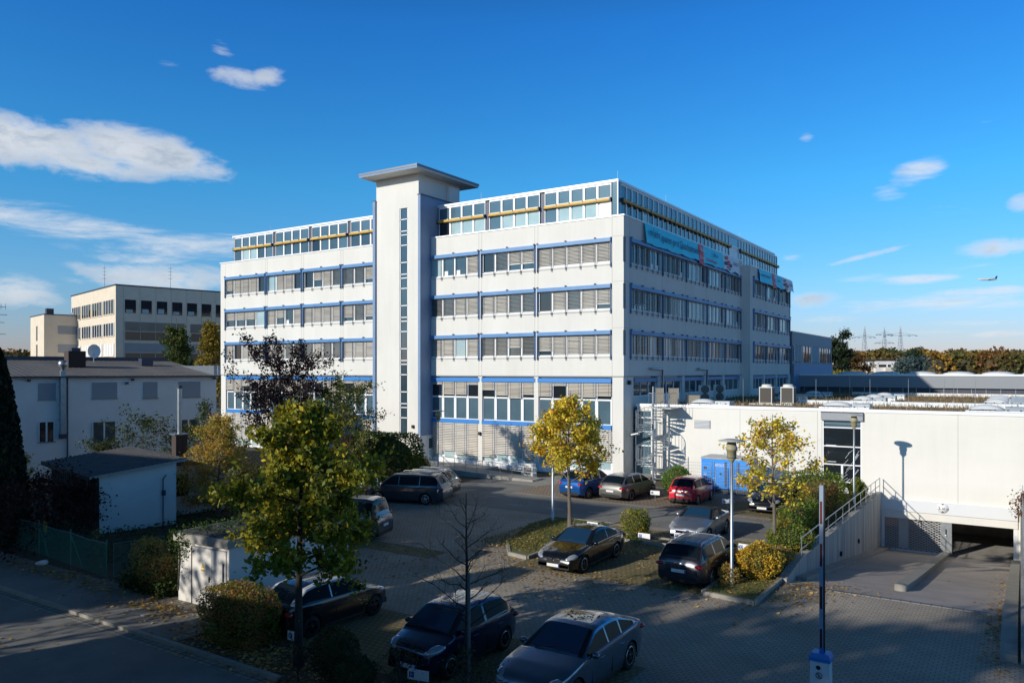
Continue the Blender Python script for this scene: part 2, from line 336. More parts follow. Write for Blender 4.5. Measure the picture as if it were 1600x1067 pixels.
bands(FF, w, -68.35, -45.0); bands(FF, w, -41.2, -23.3)
bands(F1, w, 50.12, 77.6); bands(F2, w, 77.6, 93.7, 18.05)
F2.box(w, 77.6, 78.3, -.002, .32, 5, 18.05, 'plaster')
w.box(-23.4, -22.497, 77.57, 77.9, 5, 18.05, 'plaster')
w.box(-68.1, -23.62, 50.12, 93.7, 0, 18.3, 'plaster'); w.box(-68.3, -22.82, 78, 93.65, 0, 17.9, 'plaster')
w.box(-68.35, -68.1, 50.12, 93.7, 0, 18.5, 'plaster'); w.box(-68.3, -22.5, 93.4, 93.7, 0, 18.05, 'plaster')
for (a, b) in ((-68.35, -67.6), (-61.44, -61.16), (-56.29, -56.01), (-51.14, -50.86), (-41.0, -40.8), (-35.84, -35.56), (-30.64, -30.36), (-24.2, -23.35)):
    for z in SILL: FF.box(w, a, b, .003, .3, z, z + 1.78, 'plaster')
    FF.box(w, a - (.1 if a > -60 else 0) * (b - a < .6), b, .05, .32, 0, 7.15, 'plaster')
for (a, b) in ((50.12, 50.8), (76.95, 77.6)):
    for z in SILL: F1.box(w, a, b, .003, .3, z, z + 1.78, 'plaster')
for (a, b) in ((78.3, 78.5), (93.3, 93.7)):
    for z in SILL: F2.box(w, a, b, .003, .3, z, z + 1.78, 'plaster')
F1.box(w, 49.9, 51.6, .07, .32, 0, 7.15, 'plaster')
for s in (56.0, 61.2, 66.4, 71.6): F1.box(w, s, s + .6, .05, .32, 4.8, 7.15, 'plaster')
F1.box(w, 76.8, 77.6, .05, .32, 4.8, 7.15, 'plaster')
for s in (78.3, 82.6, 87.6, 92.9): F2.box(w, s, s + .5, .05, .32, 4.8, 7.15, 'plaster')
F1.box(w, 51.6, 76.8, .1, .32, 4.8, 5.7, 'plaster'); F2.box(w, 78.3, 93.4, .1, .32, 4.8, 5.7, 'plaster')
w.build('wall', office, OB)
# fine vertical panel joints and horizontal joint
g = MB()
for x in (-67.6, -61.44, -61.16, -56.29, -56.01, -51.14, -50.86, -35.84, -35.56, -30.64, -30.36, -24.2):
    for a, b in ((7.15, 8.68), (10.46, 11.97), (13.75, 15.26), (17.04, 18.5)): FF.box(g, x - .012, x + .012, -.004, .05, a, b, 'seam')
for y in (50.8, 56.8, 61.9, 67, 72.1, 77):
    for a, b in ((7.15, 8.68), (10.46, 11.97), (13.75, 15.26), (17.04, 18.45)): F1.box(g, y - .012, y + .012, -.004, .05, a, b, 'seam')
for y in (83, 88):
    for a, b in ((7.15, 8.68), (10.46, 11.97), (13.75, 15.26)): F2.box(g, y - .012, y + .012, -.004, .05, a, b, 'seam')
FF.box(g, -68.35, -46, -.006, .05, 7.15, 7.22, 'seam'); FF.box(g, -40.9, -23.3, -.006, .05, 7.15, 7.22, 'seam'); F1.box(g, 49.8, 77.5, -.006, .05, 7.15, 7.22, 'seam')
for z in (10.62, 13.9, 17.1):
    FF.box(g, -24.2, -23.3, -.004, .05, z, z + .02, 'seam'); F1.box(g, 49.8, 50.8, -.004, .05, z, z + .02, 'seam')
g.build('panel_joints', office, OB)
c = MB()
FF.box(c, -68.42, -45.9, -.07, .5, 18.5, 18.6, 'coping'); FF.box(c, -41, -23.23, -.07, .5, 18.5, 18.6, 'coping'); F1.box(c, 50.3, 77.6, -.07, .5, 18.5, 18.6, 'coping')
F2.box(c, 77.55, 93.8, -.07, .5, 18.05, 18.15, 'coping'); c.box(-23.4, -22.52, 77.52, 78, 18.05, 18.152, 'coping'); c.box(-68.42, -68, 50.4, 93.7, 18.5, 18.6, 'coping')
c.build('coping', office, OB)
rr = random.Random(5)
def blind(fac, s0, s1, z0, z1, parent, m='slat', opn=False, p=.1):
    b = MB(); z = z1
    while z - p > z0 - .001:
        # one curved slat: steep when closed, flat when open
        jit = rr.uniform(-.004, .004)
        if opn: fac.quad(b, s0, s1, .055 + jit, .115 + jit, z - .04, z - .012, m)
        else: fac.quad(b, s0, s1, .05 + jit, .1 + jit, z - p * .96, z - p * .3 + jit * 2, m)
        z -= p
    fac.box(b, s0, s1, .055, .095, z - .03, z, 'zinc')
    for s in (s0 + .18, s1 - .18): fac.box(b, s - .008, s + .008, .05, .054, z, z1, 'steel_dark')
    b.build('blind', parent, OB)
def ribbon(fac, s0, s1, zs, zt, n, pattern, rail=.27, rods=True):
    h = zt - rail; wd = (s1 - s0) / n; f = MB()
    fac.box(f, s0, s1, .15, .2, zs, zt, 'glass'); fac.box(f, s0, s1, .1, .2, zs, zs + .07, 'white_frame'); fac.box(f, s0, s1, .12, .2, h - .05, h + .02, 'white_frame')
    for i in range(n + 1):
        s = s0 + wd * i; fac.box(f, max(s - .07, s0), min(s + .07, s1), .11, .2, zs + .07, h - .05, 'white_frame')
    for i in range(n):
        q = pattern[i % len(pattern)]; a, b = s0 + wd * i + .07, s0 + wd * (i + 1) - .07
        if q == 'O': fac.box(f, a, b, .145, .16, zs + .07, h, 'glass_light')
        if q == 'w': fac.box(f, a + .1, a + .45, .14, .16, zs + .07, zs + .45, 'skin_white'); 
        if q == 't': fac.box(f, a, a + .05, .05, .14, zs + .1, h, 'white_frame'); fac.box(f, a + .05, b, .14, .155, zs + .1, h, 'glass_dark')
    wn = f.build('window', office, OB)
    for i in range(n):
        q = pattern[i % len(pattern)]; a, b = s0 + wd * i + .03, s0 + wd * (i + 1) - .03
        if q == 'd': blind(fac, a, b, zs + .02, h, wn)
        elif q == 'k': blind(fac, a, b, zs + .02, h, wn, opn=True)
        elif q == 's': blind(fac, a, b, zs + .3 + rr.uniform(0, .15), h, wn)
        elif q == 'h': blind(fac, a, b, zs + .62 + rr.uniform(0, .1), h, wn)
    r = MB(); fac.box(r, s0 - .02, s1 + .02, -.16, .06, zt - rail, zt, 'blue_panel')
    fac.box(r, s0 - .02, s1 + .02, -.19, -.16, zt - rail, zt - rail + .05, 'blue_panel')
    if rods:
        for i in range(n + 1):
            s = s0 + wd * i
            if 0 < i < n or True:
                fac.box(r, s - .018, s + .018, -.12, -.085, zs - .28, zt - rail, 'steel_dark'); fac.box(r, s - .05, s + .05, -.13, 0, zs - .16, zs - .1, 'steel_dark')
                fac.box(r, s - .012, s + .012, -.16, 0, zs - .3, zs - .27, 'steel_dark')
            if i % 2 == 0: fac.box(r, s - .03, s + .03, -.2, -.02, zt, zt + .1, 'steel_dark')
        fac.box(r, s0, s1, -.105, -.09, zs - .13, zs - .115, 'steel_dark')
    for s in (s0 - .04, s1 + .0): fac.box(r, s, s + .04, -.12, 0, zs - .3, zt + .05, 'blue_panel')
    r.build('sunshade_rail', wn, OB)
LW = [(-67.55, -61.44), (-61.16, -56.29), (-56.01, -51.14), (-50.86, -45.7)]; RW = [(-40.8, -35.84), (-35.56, -30.64), (-30.36, -24.3)]
PL = {2: ['sdddt', 'Oddt', 'thdk', 'kkst'], 1: ['hhhO', 'dhwd', 'dddd', 'skss'], 0: ['dtdds', 'sskk', 'kdkk', 'dddd']}
PR = {2: ['Owwd', 'tkss', 'ddddd'], 1: ['kkdd', 'ddkk', 'tdkds'], 0: ['ddOd', 'kkhk', 'sdddd']}
for k in range(3):
    for (a, b), p in zip(LW, PL[k]): ribbon(FF, a, b, SILL[k], RT[k], len(p), p)
    for (a, b), p in zip(RW, PR[k]): ribbon(FF, a, b, SILL[k], RT[k], len(p), p)
RS = [(50.85, 56.75), (56.85, 61.85), (61.95, 66.95), (67.05, 71.95), (72.05, 76.9)]
PR1 = {2: ['kkkdww', 'kkkdw', 'kOOtk', 'dOOOt', 'kkkkd'], 1: ['ksskkk', 'kkttO', 'kOOOO', 'OOOOt', 'OOOOw'], 0: ['kkktOk', 'tOktO', 'dkkdO', 'tttkO', 'dkddk']}
for k in range(3):
    for (a, b), p in zip(RS, PR1[k]): ribbon(F1, a, b, SILL[k], RT[k], len(p), p)
    for (a, b), p in zip([(78.55, 83.0), (83.1, 88.1), (88.2, 93.25)], (['dkdt', 'tOkw', 'kkkk'], ['kkdt', 'kwOt', 'tOOO'], ['kkkk', 'ktkt', 'tOtk'])[2 - k]): ribbon(F2, a, b, SILL[k] - .02, RT[k] - .02, 4, p)
# ground floor of the long facade
def low_bay(s0, s1, n, pat, lowblind=True, z0=.5):
    f = MB(); wd = (s1 - s0) / n
    FF.box(f, s0, s1, .26, .3, 3.6, 6.7, 'glass_blue')
    FF.box(f, s0, s1, .2, .28, 5.42, 5.54, 'white_frame'); FF.box(f, s0, s1, .2, .28, 3.69, 3.75, 'white_frame')
    for i in range(n + 1):
        s = s0 + wd * i; FF.box(f, max(s - .12, s0), min(s + .12, s1), .19, .28, 3.75, 5.42, 'white_frame'); FF.box(f, max(s - .05, s0), min(s + .05, s1), .21, .28, 5.54, 6.65, 'white_frame')
    for i in range(n): FF.box(f, s0 + wd * i + .05, s0 + wd * (i + 1) - .05, .24, .27, 5.54, 6.65, 'glass_dark')
    FF.box(f, s0, s1, .27, .32, 0, 3.5, 'white_frame')
    for i in range(0, n): FF.box(f, s0 + wd * i + .15, s0 + wd * (i + 1) - .15, .25, .3, z0, 1.0, 'glass_light')
    wn = f.build('window', office, OB)
    r = MB(); FF.box(r, s0, s1, .0, .3, 6.72, 7.02, 'blue_bright'); FF.box(r, s0, s1, .04, .24, 3.38, 3.68, 'blue_bright')
    for i in range(1, n):
        s = s0 + wd * i; FF.box(r, s - .01, s + .01, .03, .05, 5.4, 6.7, 'blue_panel'); FF.box(r, s - .01, s + .01, .03, .05, .8, 3.4, 'blue_panel')
    r.build('sunshade_rail', wn, OB)
    for i in range(n):
        a, b = s0 + wd * i + .03, s0 + wd * (i + 1) - .03; q = pat[i]
        zb = {'d': 5.62, 'h': 6.1, 's': 5.75, 'o': 6.5, 'f': 5.5}[q]; blind(FF, a, b, zb, 6.7, wn, 'slat_tan')
        if lowblind: blind(FF, a, b, .75 if rr.random() < .6 else 1.0, 3.4, wn, 'slat' if i % 3 else 'slat_tan', p=.135)
for (a, b), p in zip(LW, ('dfhoh', 'dhds', 'hodd', 'ohdd')): low_bay(a, b, len(p), p, z0=.2)
for (a, b), p in zip(RW, ('oddo', 'hdfs', 'dodds')): low_bay(a - .05, b, len(p), p)
b = MB(); FF.box(b, -40.7, -24.2, .12, .31, 0, .5, 'white_frame'); b.build('plinth', office, OB)
for fac, sp in ((F1, [(51.7, 56.0), (56.6, 61.2), (61.8, 66.4), (67.0, 71.6), (72.2, 76.8)]), (F2, [(78.8, 82.6), (83.1, 87.6), (88.1, 92.9)])):
    for (a, e) in sp:
        f = MB(); fac.box(f, a, e, .25, .3, 5.7, 7.15, 'glass'); fac.box(f, a, e, .2, .28, 5.7, 5.78, 'white_frame')
        for i in range(4): s = a + (e - a) * i / 3; fac.box(f, max(a, s - .05), min(e, s + .05), .2, .28, 5.78, 7, 'white_frame')
        wn = f.build('window', office, OB)
        r = MB(); fac.box(r, a, e, .02, .25, 6.75, 7.05, 'blue_panel'); r.build('sunshade_rail', wn, OB)
        if rr.random() < .6: blind(fac, a + .1, a + (e - a) / 3, 5.9, 6.75, wn, opn=True)
# penthouse
PY0, PX0 = 50.7, -24.2
p = MB(); p.box(-67.5, PX0 - .1, PY0 + .1, 93, 18.3, 21.2, 'steel_dark'); p.box(-67.6, PX0 + .08, PY0 - .08, 93.2, 21.2, 21.36, 'coping'); p.box(-67.4, -24.6, 51.2, 92.8, 21.36, 21.4, 'roof_felt')
p.build('penthouse', office, OB)
FP, FQ = Fac('F', PY0), Fac('R', PX0)
def pent_bay(fac, s0, s1, n, lows, ybox=True, solid=None):
    f = MB(); wd = (s1 - s0) / n
    fac.box(f, s0, s1, .05, .1, 20.15, 21.1, 'glass_blue')
    fac.box(f, s0, s1, 0, .08, 21.05, 21.2, 'white_frame')
    for i in range(n + 1):
        s = s0 + wd * i; hw = .085 if 0 < i < n else .05; fac.box(f, max(s - hw, s0), min(s + hw, s1), -.01, .08, 18.6, 21.05, 'white_frame')
    fac.box(f, s0, s1, 0, .085, 20.02, 20.15, 'white_frame')
    for i in range(n):
        a, e = s0 + wd * i + .07, s0 + wd * (i + 1) - .07; q = lows[i % len(lows)]
        fac.box(f, a, e, .05, .1, 18.6, 20.05, {'l': 'glass_light', 'g': 'glass', 'd': 'glass_dark', 'b': 'glass_blue', 'w': 'white_frame'}[q])
    wn = f.build('window', office, OB)
    if ybox:
        y = MB(); fac.box(y, s0 + .05, s1 - .05, -.22, -.02, 19.86, 20.06, 'yellow_box'); fac.box(y, s0 + .05, s1 - .05, -.26, -.2, 19.9, 20.0, 'yellow_box')
        for i in range(n + 1): s = s0 + wd * i; fac.box(y, s - .03, s + .03, -.24, 0, 19.8, 20.1, 'steel_dark')
        y.build('awning_box', wn, OB)
PB = [(-67.3, -61.4, 5), (-61.0, -56.3, 4), (-55.9, -51.2, 4), (-50.8, -45.9, 4)]
for (a, e, n), l in zip(PB, ('gllgb', 'bggg', 'dbgb', 'gggg')): pent_bay(FP, a, e, n, l)
for (a, e, n), l in zip([(-40.6, -35.85, 4), (-35.45, -30.75, 4), (-30.3, -24.7, 5)], ('dlll', 'blll', 'blllw')): pent_bay(FP, a, e, n, l)
e_ = MB(); e_.box(-24.6, -24.15, 50.66, 51.1, 18.6, 21.2, 'glass_blue'); e_.box(-24.21, -24.13, 50.64, 50.72, 18.6, 21.2, 'white_frame')
e_.build('corner_panel', office, OB)
for x in (-61.2, -56.1, -51.0, -35.65, -30.5): e_ = MB(); e_.box(x - .17, x + .17, 50.74, 50.8, 18.6, 21.1, 'steel_dark'); e_.build('joint_panel', office, OB)
yy = 51.2
for i, l in enumerate(('gdgdl', 'dggdd', 'gdgdg', 'ggdgg', 'gllld', 'w', 'glllg', 'lldgg', 'gdlgg')):
    n = len(l); L_ = 5.0 if n > 1 else 3.1; pent_bay(FQ, yy, yy + L_, n, l, ybox=n > 1); yy += L_ + .02
# lightning rods on the penthouse
m_ = MB()
for (x, y) in ((-24.3, 50.9), (-36.4, 50.9), (-24.3, 60), (-24.3, 80), (-62, 50.9)): m_ = MB(); m_.tube([(x, y, 21.36), (x, y, 22.0)], .012, 'zinc', 5); m_.build('lightning_rod', office, OB)
# stair tower
t = MB()
t.box(-45.6, -43.0, 48.5, 54.0, 0, 23.65, 'plaster'); t.box(-42.1, -40.95, 48.5, 54, 0, 23.65, 'plaster'); t.box(-43.0, -42.1, 48.66, 54, 0, 23.65, 'plaster')
t.box(-43.0, -42.1, 48.5, 48.66, 0, 2.2, 'plaster'); t.box(-43.0, -42.1, 48.5, 48.66, 21, 23.65, 'plaster')
t.build('tower_wall', office, OB)
t = MB(); t.box(-45.88, -45.6, 48.35, 52, 0, 21.9, 'blue_pale'); t.box(-40.95, -40.7, 48.42, 54.0, 2.3, 21.9, 'blue_pale'); t.box(-40.95, -40.72, 48.42, 54, 0, 2.3, 'plaster_cold')
t.box(-45.93, -45.6, 48.3, 52, 21.9, 21.96, 'steel_dark'); t.box(-41, -40.62, 48.36, 54.0, 21.9, 21.96, 'steel_dark'); t.box(-45.86, -45.62, 48.34, 48.36, .5, 21.9, 'blue_pale')
t.box(-40.94, -40.66, 52.2, 53.6, 21.97, 23.3, 'plaster_cold')
t.build('blue_cladding', office, OB)
t = MB(); t.box(-46.1, -39.85, 47.0, 55.3, 23.65, 23.82, 'soffit'); t.box(-46.15, -39.8, 46.95, 55.35, 23.82, 23.98, 'roof_metal'); t.box(-46.12, -39.83, 46.98, 47, 23.67, 23.82, 'blue_pale'); t.build('canopy_roof', office, OB)
t = MB(); t.box(-43, -42.1, 48.6, 48.66, 2.2, 21, 'glass')
z = 2.25; hs_ = [1.35, .78, .25, .9]; i = 0
while z < 20.9: t.box(-43, -42.1, 48.55, 48.63, z, z + .07, 'white_frame'); z += hs_[i % 4] + .07; i += 1
t.box(-42.2, -42.1, 48.55, 48.63, 2.25, 21, 'white_frame'); t.box(-43.0, -42.92, 48.55, 48.62, 2.25, 21, 'white_frame'); t.build('window', office, OB)
d = MB(); d.box(-40.72, -40.66, 49.3, 50.6, .1, 2.15, 'white_frame'); d.box(-40.68, -40.63, 49.45, 50.45, .2, 1.1, 'glass_light'); d.box(-40.68, -40.63, 49.45, 50.45, 1.2, 2.05, 'glass'); d.build('door', office, OB)
l = MB(); l.box(-41.6, -41.4, 48.35, 48.5, 2.9, 3.15, 'black'); l.build('wall_lamp', office, OB)
l = MB(); l.box(-35.85, -35.65, 49.68, 49.86, 2.5, 2.75, 'black'); l.build('wall_lamp', office, OB)
l = MB(); l.tube([(-23.2, 50.6, 3.0), (-22.6, 50.6, 3.15)], .1, 'zinc', 8); l.ball((-22.55, 50.6, 3.15), .13, 'zinc', 8, 5); l.build('wall_lamp', office, OB)
l = MB(); l.box(-23.3, -23.15, 50.5, 50.75, 6.6, 6.9, 'black'); l.build('wall_lamp', office, OB)
# pipes on the side facade above the low roof
for (y, dx) in ((56.4, .0), (66.6, .0)):
    l = MB(); l.tube([(-23.1, y, 5.2), (-23.1, y, 7.7), (-23.1, y - 2.2, 7.75)], .09, 'zinc', 8); l.build('vent_pipe', office, OB)

# banners hanging from the parapet (things of their own)
def banner(x, ys, z0, z1, label, big):
    L = (x, ys[0], z0); rt = empty('banner', L, label=label, cat='banner', group='advertising banners along the parapet')
    cols = ['banner_blue', 'banner_red', 'banner_blue', 'banner_white']
    for i in range(4):
        b = MB(); n = max(3, int((ys[i + 1] - ys[i]) / .5)); a, e = ys[i], ys[i + 1]
        lo = z0 - (.18 if i == 1 else 0)
        vs = []
        for j in range(n + 1):
            y = a + (e - a) * j / n; sag = .03 * math.sin(y * 1.9) + .02 * math.sin(y * 4.1)
            if i == 3: sag += .12 * math.sin((y - a) * 2.2)
            for (kz, off) in ((1, 0.09), (.5, .16 + .03 * math.sin(y * 2.3)), (0, .24 + .04 * math.sin(y * 1.7))): vs.append((x + off + (.012 if i == 1 else 0), y, lo + (z1 - lo) * kz + (sag if kz == 0 else 0)))
        b.mesh(vs, [(j * 3 + q, j * 3 + q + 3, j * 3 + q + 4, j * 3 + q + 1) for j in range(n) for q in (0, 1)], cols[i], True)
        b.build(('text_panel', 'red_badge', 'offer_panel', 'logo_panel')[i], rt, L)
    rot = (R(90), 0, R(90)); H = z1 - z0
    if big:
        text_mesh('lettering', 'm²ehr', H * .56, 'banner_text', (.27, .5, H * .42), rot, rt); text_mesh('lettering', 'sparen pro Quadratmeter', H * .55, 'banner_text', (.27, 2.75, H * .36), rot, rt)
        text_mesh('lettering', 'Bis zu', H * .34, 'banner_text', (.27, ys[2] - ys[0] + 2.4, H * .56), rot, rt); text_mesh('lettering', '5 Gratis-Monaten', H * .27, 'banner_red', (.27, ys[2] - ys[0] + .5, H * .16), rot, rt)
    else:
        text_mesh('lettering', 'sparen pro Quadratmeter', H * .26, 'banner_text', (.27, .2, H * .5), rot, rt); text_mesh('lettering', 'Bis zu', H * .26, 'banner_text', (.27, ys[2] - ys[0] + .8, H * .5), rot, rt)
    text_mesh('lettering', 'Büros', H * .36, 'banner_white', (.30, ys[1] - ys[0] + .12, H * .58), rot, rt); text_mesh('lettering', '& mehr', H * .3, 'banner_white', (.30, ys[1] - ys[0] + .12, H * .14), rot, rt)
    q = MB(); y0 = ys[3] - ys[0]; W_ = ys[4] - ys[3]
    for i, (fy, fz, ry, rz) in enumerate(((.15, .78, .3, .12), (.12, .42, .34, .12), (.28, .5, .3, .16), (.4, .36, .25, .12), (.22, .2, .18, .08), (.33, .12, .15, .06))):
        q.ball((.28, y0 + fy * W_, fz * H), (.012, ry * W_ * .28, rz * H), 'banner_red' if i % 2 == 0 else 'banner_text', 8, 5)
    for fz in (.62, .5): q.box(.27, .282, y0 + .58 * W_, y0 + .9 * W_, fz * H, fz * H + .05, 'banner_text')
    q.build('logo', rt)
banner(-23.24, [53.1, 64.3, 65.6, 71.0, 75.9], 17.0, 18.5, 'long light blue banner with dark lettering and red badge on the nearer parapet', True)
banner(-22.44, [80.1, 84.9, 86.3, 89.4, 94.0], 16.7, 18.05, 'short light blue banner with red badge hanging from the farther parapet', False)
# ================= low white hall with the garage =================
OH = (-22.9, 51.4, 0)
hall = empty('hall', OH, label='low white flat-roofed hall with tall window and garage doors at the right', cat='building')
WY = 51.4
h = MB(); m = 'plaster_white'
def wbox(x0, x1, z0, z1, t=.35, mm=m): h.box(x0, x1, WY, WY + t, z0, z1, mm)
wbox(-21.9, -10.4, 0, 5.05); wbox(-8.1, 4, -.1, 5.05); wbox(-10.4, -8.1, 0, .3); wbox(-10.4, -8.1, 5.0, 5.05); wbox(-23.0, -21.9, 4.75, 5.05); wbox(-23.3, -21.9, 0, .12)
wbox(-8.1, -7.0, -3.6, -.1); wbox(-.1, 4, -3.6, -.1); wbox(-7.0, -.1, -1.15, -.1)
h.box(-8.0, 4, WY + 8, WY + 8.2, -3.6, 4, 'concrete'); h.box(3.8, 4, WY + .35, 98, -3.4, 5.05, m)
h.build('wall', hall, OH)
h = MB(); h.box(-23.05, 4.05, WY - .06, WY + .3, 5.05, 5.24, 'coping'); h.box(3.75, 4.06, WY + .3, 98, 5.05, 5.238, 'coping'); h.build('coping', hall, OH)
h = MB()
for x in (-10.7, -10.43, -3.0, -15.6): h.box(x, x + .02, WY - .004, WY, 0 if x < -4 else -.1, 5.05, 'seam')
h.box(-21.9, 4, WY - .003, WY, 4.3, 4.312, 'plaster'); h.build('panel_joints', hall, OH)
h = MB(); h.box(-23.2, -21.9, WY + .2, WY + .3, .12, 4.75, 'glass_blue')
for z in (.12, 1.15, 2.2, 3.2, 4.2, 4.69): h.box(-23.2, -21.9, WY + .1, WY + .22, z, z + .07, 'white_frame')
for x in (-23.2, -21.97): h.box(x, x + .07, WY + .1, WY + .22, .19, 4.69, 'white_frame')
h.box(-23.2, -21.9, WY + .09, WY + .3, 0.05, .12, 'white_frame'); h.build('window', hall, OH)
# tall window with the white panel above
h = MB(); h.box(-10.4, -8.1, WY + .12, WY + .2, .3, 4.5, 'glass_dark')
h.box(-10.4, -8.1, WY + .11, WY + .14, 4.05, 4.5, 'glass_blue')
for z in (.3, .65, 1.72, 2.85, 4.02, 4.45): h.box(-10.4, -8.1, WY + .02, WY + .13, z, z + .07, 'white_frame')
for x in (-10.4, -8.18): h.box(x, x + .08, WY + .015, WY + .13, .3, 4.5, 'white_frame')
h.box(-9.3, -9.18, WY + .02, WY + .13, .72, 1.72, 'white_frame')
hw = h.build('window', hall, OH)
h = MB(); h.box(-10.45, -8.02, WY - .2, WY + .1, 4.52, 4.98, 'shutter'); h.box(-10.45, -8.02, WY - .22, WY + .1, 4.98, 5.03, 'steel_dark'); h.build('shutter_box', hall, OH)
rb = random.Random(3); h = MB()
for i in range(22):   # creased foil behind the panes
    x = -8.25 - abs(rb.gauss(0, .35)); z = rb.uniform(.8, 2.7); h.bar((x, WY + .105, z), (x - rb.uniform(.1, .35), WY + .105, z - rb.uniform(.15, .45)), .012, .012, 'banner_white')
for z in (2.92, 1.9): h.box(-10.2, -9.6, WY + .1, WY + .115, z, z + .03, 'banner_white')
h.build('plastic_foil', hw, OH)
h = MB(); h.box(-18.72, -17.6, WY - .03, WY, 3.65, 4.2, 'louvre')
for i in range(6): h.box(-18.68, -17.64, WY - .07, WY - .03, 3.68 + i * .088, 3.72 + i * .088, 'skin_white')
h.build('air_louvre', hall, OH)
# lintel bands, garage pier, jambs
h = MB(); h.box(-7.0, -.1, WY - .18, WY, -.75, -.1, 'skin_white'); h.box(-7.0, -.1, WY - .1, WY, -1.2, -.77, 'plaster_white'); h.build('lintel', hall, OH)
h = MB(); h.box(-3.85, -3.3, WY - .05, WY + .4, -3.5, -1.2, 'zinc'); h.box(-3.62, -3.56, WY - .09, WY - .05, -2.0, -1.6, 'black'); h.ball((-3.6, WY - .1, -1.95), .06, 'skin_white', 6, 4); h.build('garage_pier', hall, OH)
for x0, x1 in ((-7.0, -6.85), (-.3, -.1)): h = MB(); h.box(x0, x1, WY - .03, WY + .3, -3.5, -1.2, 'skin_white'); h.build('door_jamb', hall, OH)
# mesh roller grille of the left bay
h = MB(); n = 27; x0, x1, z0, z1 = -6.85, -3.85, -3.12, -1.2
for i in range(-16, 14):
    for sgn in (1, -1):
        a = x0 + (x1 - x0) * i / 11.; 
        # diagonal bars clipped to the opening
        L = (z1 - z0) * 1.9; xa, xb = (a, a + L) if sgn > 0 else (a + L, a)
        pts = []
        ta, tb = 0, 1
        for lim, s in ((x0, 1), (x1, -1)):
            fa, fb = s * (xa - lim), s * (xb - lim)
            if fa < 0 and fb < 0: ta = 2
            elif fa < 0: ta = max(ta, fa / (fa - fb))
            elif fb < 0: tb = min(tb, fa / (fa - fb))
        if ta < tb: h.bar((xa + (xb - xa) * ta, WY + .12, z0 + (z1 - z0) * ta), (xa + (xb - xa) * tb, WY + .12, z0 + (z1 - z0) * tb), .026, .02, 'white_frame')
h.box(x0, x1, WY + .08, WY + .16, -3.2, -3.08, 'white_frame'); h.build('garage_grille', hall, OH)
h = MB(); h.lathe([(0, -.01), (.3, -.01), (.3, 0)], (-3.75, WY - .19, -.37), 'sign_white', 20, axis='y'); sg = h.build('height_sign', hall, OH)
text_mesh('lettering', '2', .26, 'black', (-3.98 - OH[0], -.21, -.46), (R(90), 0, 0), sg); text_mesh('lettering', ',00 m', .17, 'black', (-3.82 - OH[0], -.21, -.46), (R(90), 0, 0), sg)
h = MB()
for s in (1, -1): h.face([(-3.83, WY - .21, -.37 + s * .25 - s * 0), (-3.67, WY - .21, -.37 + s * .25), (-3.75, WY - .21, -.37 + s * .17)], 'black')
h.build('arrow', sg, OH)
h = MB(); h.box(-8, 4, WY + .35, 59.5, -3.3, -3.2, 'concrete'); h.box(-8, 4, WY + .35, 98, 4.75, 4.98, 'concrete'); h.box(-6.2, -5.7, 52.5, 53, -3.2, 4.7, 'plaster'); h.build('floor_slab', hall, OH)
h = MB(); h.face([(-23.3, 51.7, 4.99), (3.8, 51.7, 4.99), (3.8, 98, 4.99), (-23.3, 98, 4.99)], 'roof_dry')
h.build('roof', hall, OH)
for q in ((-14.5, 3.8, 62.6, 63.1, 4.99, 5.32), (-15, 3.8, 89, 89.5, 4.99, 5.3), (-17.5, -14.2, 60.0, 62.4, 4.99, 5.08)): h = MB(); h.box(*q, 'skin_white'); h.build('roof_kerb', hall, OH)
# roof lights
def skylight(x, y, wx=1.5, wy=1.2, label=''):
    rt = empty('skylight', (x, y, 4.99), label=label, cat='roof light', group='domed roof lights on the low roofs')
    b = MB(); b.box(-wx, wx, -wy / 2, wy / 2, 0, .28, 'skin_white', top=.96)
    for i in range(5): b.box(-wx * .8 + i * wx * .4 - .04, -wx * .8 + i * wx * .4 + .04, -wy / 2 - .03, -wy / 2, .3, .36, 'black')
    b.build('kerb', rt); b = MB(); n = 14; vs = []
    for i in range(n + 1):
        for j in range(7):
            u, v = i / n * 2 - 1, j / 3 - 1; vs.append((u * wx * .6 - wx * .3, v * wy * .48, .28 + .34 * (1 - u * u) ** .6 * (1 - abs(v) ** 3 * .75)))
    b.mesh(vs, [(i * 7 + j, i * 7 + 7 + j, i * 7 + 8 + j, i * 7 + 1 + j) for i in range(n) for j in range(6)], 'skin_white', True)
    b.build('dome', rt); b = MB(); b.box(wx * .32, wx * .98, -wy * .46, wy * .46, .27, .5, 'zinc'); b.build('hatch', rt); return rt
for x, y, l in ((-18.2, 53.2, 'white domed roof light at the hall edge behind the spiral stair'), (-9.4, 53.4, 'white domed roof light just above the tall window of the hall'), (-1.2, 53.2, 'large white domed roof light at the right end of the hall edge'),
    (-9.9, 66, 'white roof light nearest in the middle row of three'), (-9.9, 71.5, 'white roof light in the centre of the middle row'), (-9.9, 77.5, 'white roof light farthest back in the middle row'),
    (-1.0, 65, 'white roof light nearest in the right-hand row'), (-1.0, 69.5, 'white roof light in the centre of the right-hand row'), (-1.0, 74.5, 'white roof light farthest back in the right-hand row'),
    (-17.2, 72, 'shaded roof light beside the office side wall'), (-16.6, 80, 'shaded roof light far back beside the office side wall')):
    skylight(x, y, 1.55 if y < 60 else 1.3, 1.2, l)
